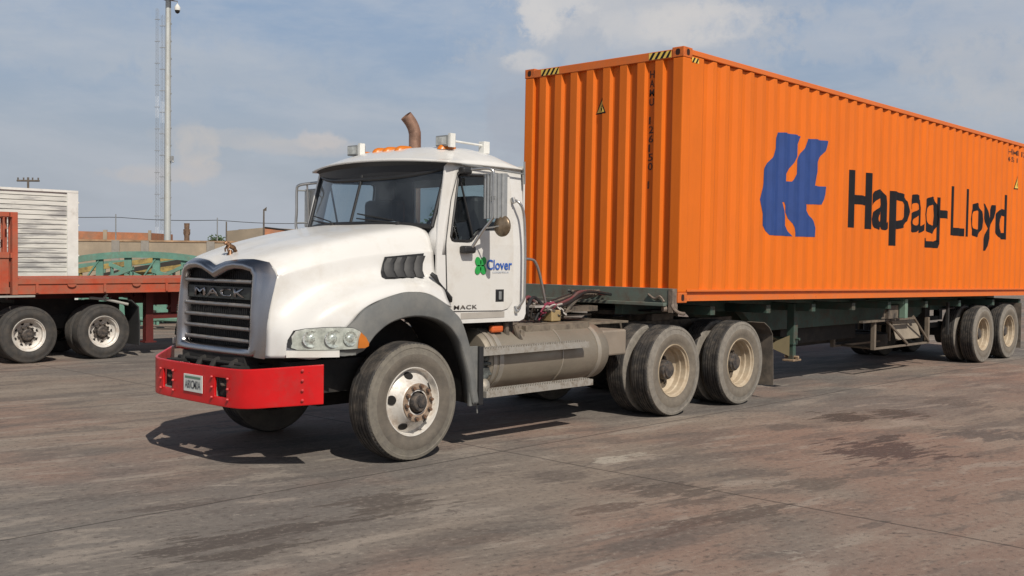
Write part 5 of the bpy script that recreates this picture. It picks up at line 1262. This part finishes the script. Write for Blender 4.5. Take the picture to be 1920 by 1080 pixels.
bm = BM(); tube(bm, smooth_path([(-1.95, 10.5, 1.02), (-1.7, 10.45, .99), (-1.45, 10.42, .93), (-1.32, 10.4, .90)], 4), .025, 8); tube(bm, [(-1.75, 10.45, .98), (-1.68, 10.42, 1.08)], .02, 6); box(bm, -3.6, -2.95, 10.25, 10.30, 1.06, 1.09); QP('mudflap_arm', bm, mat('pale_arm', (.35, .34, .31), .6), smooth=30)

# white box body behind the flatbed
B = thing('box_trailer', 'peeling white slatted box trailer standing behind the red flatbed', 'trailer', (-4.0, 15, 0))
def BP(name, bm, m, parent=None, **k): return attach(name, bm, m, k.get('smooth', False), k.get('bevel', 0.0), k.get('solid', 0.0), parent or B)
bm = BM(); box(bm, -7.5, -.60, 14.04, 16.4, 1.0, 2.98); 
for k in range(21): 
    z = 1.02 + .0925 * k; box(bm, -7.45, -.78, 14.0, 14.04, z + .006, z + .084)
for k in range(21):
    z = 1.02 + .0925 * k; box(bm, -.60, -.575, 14.2, 16.3, z + .006, z + .084)
BP('body', bm, boardm)
bm = BM(); box(bm, -.79, -.57, 13.975, 14.18, .80, 2.99); box(bm, -7.5, -.57, 13.97, 14.0, 2.955, 3.0); box(bm, -7.5, -.57, 13.98, 14.02, .97, 1.03)
for z in (1.2, 1.7, 2.3, 2.75): box(bm, -.57, -.54, 14.0, 14.08, z, z + .03)
BP('corner_frame', bm, boardf)
bm = BM(); box(bm, -2.25, -2.19, 13.985, 14.0, 1.6, 2.9); BP('side_rib', bm, boardf)
for x in (-6.3, -5.1): put_wheel(B, 'lf', x, 14.1, .455); put_wheel(B, 'lf', x, 16.3, .455, True)
bm = BM(); box(bm, -7.3, -.8, 14.8, 14.9, .75, 1.0); box(bm, -7.3, -.8, 15.5, 15.6, .75, 1.0); box(bm, -1.6, -1.48, 14.3, 14.42, 0, 1.0); box(bm, -1.6, -1.48, 16, 16.12, 0, 1.0)
for x in (-6.3, -5.1): tube(bm, [(x, 14.2, .455), (x, 16.2, .455)], .05, 8)
BP('underframe', bm, dark)

# ================================================================== teal trusses, yellow beams and scrap behind
def pos(px, depth): x, y = at(px, depth); return Vector((x, y, 0))
def truss(px0, px1, depth, zb, rise, label, mdepth=.55, n=7):
    a = pos(px0, depth); b = pos(px1, depth); t = tag(bpy.data.objects.new('arched_truss', None), label, 'truss', 'teal steel roof trusses stacked in the yard'); COL.objects.link(t)
    t.location = (a + b) / 2
    top = []; bot = []
    for k in range(25):
        u = k / 24; z = zb + rise * 4 * u * (1 - u); top.append(a.lerp(b, u) + Vector((0, 0, z)))
    bm = BM()
    dirn = (b - a).normalized(); side = dirn.cross(Vector((0, 0, 1))); c = .10
    rows = [[p + side * s * c + Vector((0, 0, h)) for p in top] for s, h in ((-.5, 0), (-.5, .16), (.5, .16), (.5, 0), (-.5, 0))]
    grid(bm, rows); attach('top_chord', bm, tealp, False, 0, 0, t)
    bm = BM(); low = [a + (b - a) * u + Vector((0, 0, zb - mdepth + rise * 1.2 * u * (1 - u) * 4 * .3)) for u in (0, .5, 1)]
    tube(bm, low, .06, 6); attach('bottom_chord', bm, tealp, False, 0, 0, t)
    for k in range(1, n):
        u = k / n; p = a.lerp(b, u); zt_ = zb + rise * 4 * u * (1 - u)
        bm = BM(); q0 = p + Vector((0, 0, zb - mdepth)); q1 = p + Vector((0, 0, zt_ + .02)); w = dirn * .09
        vs = [bm.verts.new(v) for v in (q0 - w, q0 + w, q1 + w, q1 - w)]; bm.faces.new(vs); attach('truss_post', bm, tealp, False, 0, .05, t)
    bm = BM()
    for k in range(n - 1):
        u0, u1 = k / n, (k + 1) / n; z1 = zb + rise * 4 * u1 * (1 - u1)
        if k % 2: tube(bm, [a.lerp(b, u0) + Vector((0, 0, zb - mdepth)), a.lerp(b, u1) + Vector((0, 0, z1))], .028, 5)
    if len(bm.verts): attach('truss_diagonal', bm, tealp, False, 0, 0, t)
    bm = BM()
    for u in (.02, .98):
        p = a.lerp(b, u); box(bm, p.x - .1, p.x + .1, p.y - .1, p.y + .1, 0, zb - mdepth + .05)
    attach('support_block', bm, dark, False, 0, 0, t)
truss(80, 452, 27, 1.33, .33, 'nearest teal arched truss, its bow rising above the red flatbed deck', .75)
truss(60, 540, 29.5, 1.05, .40, 'second teal arched truss, lower and longer, behind the nearest one', .7, 11)
truss(190, 420, 25, .62, .20, 'short teal truss lying low under the flatbed deck', .45, 6)
for i, (p0, p1, z0, z1, d, m_, lab) in enumerate(((120, 330, 1.15, 1.62, 28, yellowp, 'yellow beam slanting up to the right between the trusses'), (150, 370, .95, 1.58, 28.6, mat('dark_beam', (.04, .035, .03), .8), 'dark beam lying beside the slanting yellow beam'), (215, 420, 1.05, 1.55, 27.6, yellowp, 'lower yellow beam resting across the teal trusses'))):
    a = pos(p0, d); b = pos(p1, d); bm = BM(); dn = (b - a).normalized()
    rows = []
    sd = dn.cross(Vector((0, 0, 1))) * .06
    A, Bq = a + Vector((0, 0, z0)), b + Vector((0, 0, z1))
    for s, h in ((-1, 0), (-1, .13), (1, .13), (1, 0), (-1, 0)): rows.append([A + sd * s + Vector((0, 0, h)), A.lerp(Bq, .33) + sd * s + Vector((0, 0, h + .03)), A.lerp(Bq, .66) + sd * s + Vector((0, 0, h + .01)), Bq + sd * s + Vector((0, 0, h))])
    grid(bm, rows)
    for u in (.15, .5, .8):
        p = A.lerp(Bq, u); box(bm, p.x - .03, p.x + .03, p.y - .03, p.y + .03, 0, p.z + .02)
    o = new_obj('steel_beam', bm, m_); tag(o, lab, 'beam', 'steel beams leaning among the trusses')
for i, (p0, p1, z0, z1, d, m_, lab) in enumerate(((150, 250, .85, 1.36, 26.2, tealp, 'short teal strut leaning up behind the left truss post'), (205, 300, 1.45, .95, 26.4, tealp, 'teal strut sloping down to the right behind the front truss'), (262, 345, .90, 1.42, 26.3, tealp, 'teal strut rising beside the truck grille'), (285, 380, 1.30, .90, 26.6, tealp, 'teal strut falling to the right behind the truck grille'), (215, 350, .70, .30, 24.5, tealp, 'teal strut lying low beside the flatbed landing leg'), (170, 300, 1.02, 1.12, 28.2, mat('dull_tan_beam', (.22, .18, .10), .8, var=.4), 'dull tan beam lying flat between the trusses'), (140, 400, .80, .92, 28.9, dark, 'long dark beam under the heap of teal trusses'))):
    a = pos(p0, d); b = pos(p1, d); A, Bq = a + Vector((0, 0, z0)), b + Vector((0, 0, z1)); sd = (b - a).normalized().cross(Vector((0, 0, 1))) * .05; bm = BM()
    grid(bm, [[A + sd * s_ + Vector((0, 0, h)), Bq + sd * s_ + Vector((0, 0, h))] for s_, h in ((-1, 0), (-1, .09), (1, .09), (1, 0), (-1, 0))])
    for u in (.05, .95): p = A.lerp(Bq, u); box(bm, p.x - .03, p.x + .03, p.y - .03, p.y + .03, 0, p.z + .02)
    tag(new_obj('steel_beam', bm, m_), lab, 'beam', 'steel beams leaning among the trusses')
# low pile of scrap tyres between the legs
TY = ('leftmost', 'middle', 'rightmost', 'upper left', 'upper right')
for i, (px, d, z) in enumerate(((288, 27.0, 0), (305, 27.1, 0), (322, 27.2, 0), (298, 27.3, .24), (316, 27.3, .24))):
    bm = BM(); lathe(bm, [(.26, .02), (.34, 0), (.47, .02), (.50, .12), (.47, .22), (.34, .24), (.26, .22)], 28); bmesh.ops.rotate(bm, verts=bm.verts, cent=(0, 0, 0), matrix=Matrix.Rotation(pi / 2, 3, 'X'))
    p = pos(px, d); bmesh.ops.translate(bm, verts=bm.verts, vec=(p.x, p.y, z + .24)); o = new_obj('scrap_tyre', bm, sidedk, smooth=35); tag(o, TY[i] + ' worn black scrap tyre in the low pile beyond the flatbed landing legs', 'tyre', 'pile of scrap tyres beyond the flatbed')

# walls and buildings
def slab(name, p0, p1, z0, z1, th, m, label, cat, extra=None, group=None, skew=0):
    a, b = Vector(p0), Vector(p1); d = (b - a).normalized(); s = d.cross(Vector((0, 0, 1))) * th
    t = bpy.data.objects.new(name, None); COL.objects.link(t); t.location = (a + b) / 2; tag(t, label, cat, group)
    bm = BM(); z1b = z1 + skew
    v = [bm.verts.new(q) for q in (a + Vector((0, 0, z0)), b + Vector((0, 0, z0)), b - s + Vector((0, 0, z0)), a - s + Vector((0, 0, z0)), a + Vector((0, 0, z1)), b + Vector((0, 0, z1b)), b - s + Vector((0, 0, z1b)), a - s + Vector((0, 0, z1)))]
    for f in ((0, 3, 2, 1), (4, 5, 6, 7), (0, 1, 5, 4), (1, 2, 6, 5), (2, 3, 7, 6), (3, 0, 4, 7)): bm.faces.new([v[i] for i in f])
    attach('wall_face', bm, m, False, 0, 0, t); return t, a, b, d, s
def pil(t, a, d, s, u, w, z0, z1, m, name='pilaster', pr=.06):
    bm = BM(); p = a + d * u; q = s.normalized() * pr
    pts = [p - d * w + q, p + d * w + q, p + d * w - q, p - d * w - q]
    v0 = [bm.verts.new(x + Vector((0, 0, z0))) for x in pts]; v1 = [bm.verts.new(x + Vector((0, 0, z1))) for x in pts]; bm.faces.new(v0[::-1]); bm.faces.new(v1)
    for k in range(4): bm.faces.new((v0[k], v0[(k + 1) % 4], v1[(k + 1) % 4], v1[k]))
    attach(name, bm, m, False, 0, 0, t)
D = 60
t, a, b, d, s = slab('boundary_wall', pos(-400, D), pos(620, D), 0, 2.40, .25, wallm, 'tan plastered boundary wall running behind the trusses and the white truck', 'wall')
L_ = (b - a).length
for px in (45, 217, 272, 395, 480): pil(t, a, d, s, (px + 400) / 1020 * L_, .22, 0, 2.46, concm)
bm = BM(); q = s.normalized() * .04
pts = [a + q, b + q, b - s - q, a - s - q]; v0 = [bm.verts.new(x + Vector((0, 0, 2.40))) for x in pts]; v1 = [bm.verts.new(x + Vector((0, 0, 2.50))) for x in pts]; bm.faces.new(v0[::-1]); bm.faces.new(v1)
for k in range(4): bm.faces.new((v0[k], v0[(k + 1) % 4], v1[(k + 1) % 4], v1[k]))
attach('coping', bm, mat('rusty_coping', (.34, .22, .13), .85, var=.4, scale=1.5), False, 0, 0, t)
t2, a, b, d, s = slab('boundary_wall', pos(900, D), pos(2600, D), 0, 2.7, .25, wallm, 'tan wall stretch hidden behind the container and trailer', 'wall') if False else (None,) * 5
t, a, b, d, s = slab('brick_building', pos(60, 78), pos(283, 78), 0, 3.35, 5, brickm, 'low orange brick building above the tan wall, left of the light pole', 'building', skew=-.12)
for u, w in ((5.35, .14), (8.6, .1)): pil(t, a, d, s, u, w, 0, 3.42, wallm)
t, a, b, d, s = slab('workshop_building', pos(425, 70), pos(495, 69), 0, 3.28, 6, wallm, 'tan plastered workshop beside the thin lamp post, its end wall peaked', 'building', skew=.22)
t, a, b, d, s = slab('brick_shed', pos(496, 69), pos(640, 72), 0, 3.45, 5, brickm, 'salmon brick shed with sloping roof edge, just left of the cab mirror', 'building', skew=-.45)
bm = BM(); tube(bm, [a + Vector((0, 0, 3.50)), b + Vector((0, 0, 3.05))], .06, 5); attach('roof_edge', bm, dark, False, 0, 0, t)
# light mast with floodlight crown and dome camera
def mast():
    p = pos(313.5, 62); t = thing('floodlight_mast', 'tall pale floodlight mast with a dome camera near its crown', 'light pole', p)
    bm = BM(); tube(bm, [p, p + Vector((0, 0, 8)), p + Vector((0, 0, 16.6))], [.20, .17, .13], 14); attach('pole', bm, polem, True, 0, 0, t)
    bm = BM(); rr = CR.copy(); rr.z = 0
    tube(bm, [p + rr * .17 + Vector((0, 0, .3)), p + rr * .15 + Vector((0, 0, 16.3))], .035, 6)
    for z in range(1, 16): q = p + rr * .19 + Vector((0, 0, z)); box(bm, q.x - .03, q.x + .03, q.y - .03, q.y + .03, z - .04, z + .04)
    attach('cable_conduit', bm, greyw, False, 0, 0, t)
    bm = BM(); tube(bm, [p + Vector((0, 0, 16.35)), p + Vector((0, 0, 16.5)), p + Vector((0, 0, 16.62))], [.2, .55, .85], 16); tube(bm, [p + Vector((0, 0, 16.62)), p + Vector((0, 0, 16.75))], .85, 16)
    for k in range(8):
        q = p + Vector((.75 * cos(k * pi / 4), .75 * sin(k * pi / 4), 16.8)); box(bm, q.x - .18, q.x + .18, q.y - .18, q.y + .18, 16.75, 17.1)
    attach('floodlight_crown', bm, dark, False, 0, 0, t)
    q = p + rr * .55; bm = BM(); tube(bm, [p + Vector((0, 0, 16.35)), q + Vector((0, 0, 16.30)), q + Vector((0, 0, 16.1))], .03, 6)
    tube(bm, [q + Vector((0, 0, 16.12)), q + Vector((0, 0, 15.95)), q + Vector((0, 0, 15.78))], [.06, .17, .16], 12); cm = attach('dome_camera', bm, boardf, True, 0, 0, t)
    bm = BM(); tube(bm, [q + Vector((0, 0, 15.78)), q + Vector((0, 0, 15.66)), q + Vector((0, 0, 15.60))], [.15, .12, .04], 12); attach('camera_dome', bm, blackp, True, 0, 0, cm)
    q = p + rr * .22; bm = BM(); box(bm, q.x - .10, q.x + .10, q.y - .10, q.y + .10, 7.1, 7.4); tube(bm, [q + Vector((0, 0, 7.2)), q + rr * .12 + Vector((0, 0, 7.05))], .06, 8); attach('junction_box', bm, greyw, False, 0, 0, t)
mast()
# slim lattice radio masts further away (two tones of gap in the photo: painted bands)
def lattice(px, depth, h, w, label, z0=0):
    p = pos(px, depth); t = thing('radio_mast', label, 'mast', p, 'slim lattice radio masts beside the floodlight pole')
    c = [p + Vector((w * cos(2 * pi * k / 3), w * sin(2 * pi * k / 3), 0)) for k in range(3)]
    bands = 12; ms = (mat('mast_grey', (.26, .28, .30), .6), mat('mast_pale', (.62, .65, .68), .6))
    for j in range(2):
        bm = BM()
        for i in range(bands):
            if (i in (0, 1, 7)) != (j == 1): continue
            a0, a1 = h * i / bands, h * (i + 1) / bands
            for q in c: tube(bm, [q + Vector((0, 0, a0)), q + Vector((0, 0, a1))], .010 * depth / 80, 4)
            st = 6
            for k in range(st):
                za = a0 + (a1 - a0) * k / st; zb_ = a0 + (a1 - a0) * (k + 1) / st
                for m_ in range(3): tube(bm, [c[m_] + Vector((0, 0, za)), c[(m_ + 1) % 3] + Vector((0, 0, zb_))], .0045 * depth / 80, 3)
        attach('lattice_section', bm, ms[j], False, 0, 0, t)
    bm = BM()
    for i in range(bands): 
        q = p + Vector((0, 0, h * (i + .5) / bands)); tube(bm, [q - Vector((CR.x, CR.y, 0)) * w * 1.7, q + Vector((CR.x, CR.y, 0)) * w * 1.7], .04, 4)
    attach('mast_bracket', bm, ms[0], False, 0, 0, t)
lattice(294, 110, 26.8, .16, 'slim lattice radio mast, left one of two beside the light pole')
lattice(304, 95, 22.8, .16, 'slim lattice radio mast nearest the left side of the light pole')
# utility poles, thin lamp post and the wire over the wall
def upole(px, depth, h, r, arms, label, m=woodp, name='utility_pole', cat='utility pole'):
    p = pos(px, depth); t = thing(name, label, cat, p); rr = Vector((CR.x, CR.y, 0)).normalized()
    bm = BM(); tube(bm, [p, p + Vector((0, 0, h))], [r * 1.2, r * .8], 8); attach('pole', bm, m, True, 0, 0, t)
    for z, w in arms:
        bm = BM(); tube(bm, [p - rr * w + Vector((0, 0, z)), p + rr * w + Vector((0, 0, z))], r * .7, 6)
        for u in (-.9, -.4, .4, .9): q = p + rr * w * u + Vector((0, 0, z)); tube(bm, [q, q + Vector((0, 0, .28))], [.05, .07], 6)
        attach('cross_arm', bm, m, False, 0, 0, t)
    return p
upole(53, 95, 8.35, .12, ((8.05, 1.0),), 'utility pole with insulators rising behind the white box trailer')
upole(350, 80, 4.0, .22, ((3.75, .16), (3.3, .22), (2.9, .16)), 'stout rusty post with short arms right of the light pole', mat('rusty_post', (.16, .10, .065), .9, var=.4))
pl = [upole(217, 66, 4.15, .045, (), 'thin wire post on the wall, left of the light pole', greyw, 'wire_post', 'post')]
pl.append(upole(407, 66, 4.0, .04, (), 'thin wire post on the wall, right of the light pole', greyw, 'wire_post', 'post'))
upole(424, 64, 3.7, .05, (), 'short dark post at the corner of the tan workshop', woodp, 'corner_post', 'post')
p = upole(494, 66, 4.55, .06, (), 'thin dark lamp post in front of the workshop', woodp, 'lamp_post', 'lamp post')
bm = BM(); rr = Vector((CR.x, CR.y, 0)); tube(bm, [p + Vector((0, 0, 4.5)), p + rr * .15 + Vector((0, 0, 4.65)), p + rr * .1 + Vector((0, 0, 4.45))], .06, 6); o = new_obj('lamp_head', bm, woodp)
o.parent = bpy.data.objects['lamp_post']; o.matrix_parent_inverse = Matrix.Translation(p).inverted()
bm = BM()
w = []
for k in range(41):
    px = -200 + 900 * k / 40; q = pos(px, 66); z = 4.22 - .55 * (px + 200) / 900 - .10 * sin(pi * ((px - 217) % 190) / 190); w.append(q + Vector((0, 0, z)))
tube(bm, w, .022, 4); o = new_obj('overhead_wire', bm, dark); tag(o, 'thin dark wire sagging across the sky above the wall', 'wire')
# shrubs and a tree beyond the wall
def leafy(name, px, depth, zc, rx, rz, n, label, cat, ls=.12, trunk=True):
    p = pos(px, depth); t = thing(name, label, cat, p); bm = BM()
    for i in range(n):
        u = random.random() ** .45; th = random.uniform(0, 2 * pi); ph = math.acos(random.uniform(-1, 1))
        lump = 1 + .28 * sin(3 * th + 1.3 * ph) + .2 * sin(5 * th + i % 3)
        c = Vector((rx * u * lump * sin(ph) * cos(th), rx * u * lump * sin(ph) * sin(th), zc + rz * u * lump * cos(ph)))
        a = Vector((random.gauss(0, 1), random.gauss(0, 1), random.gauss(0, 1))).normalized() * ls * random.uniform(.6, 1.3); b_ = a.orthogonal().normalized() * ls * .55
        vs = [bm.verts.new(p + c + q) for q in (-a, b_, a, -b_)]; bm.faces.new(vs)
    attach('crown', bm, foliage, False, 0, 0, t)
    bm = BM(); tube(bm, [p, p + Vector((.05, 0, zc * .6)), p + Vector((0, 0, zc))], [.14, .09, .04], 7)
    for k in range(6):
        a = k * pi / 3; tube(bm, [p + Vector((0, 0, zc * .7)), p + Vector((rx * .6 * cos(a), rx * .6 * sin(a), zc + rz * .4))], [.05, .015], 5)
    attach('trunk', bm, bark, False, 0, 0, t)
leafy('shrub', 405, 72, 2.65, .55, .38, 350, 'small scrubby bush showing over the wall left of the workshop', 'shrub', .10)
leafy('tree', 862, 70, 3.0, 2.2, 1.7, 2600, 'green tree seen through the cab side window', 'tree', .2)
leafy('tree', 742, 95, 2.2, 3.0, 1.6, 2200, 'broad green tree hidden behind the white cab', 'tree', .25)
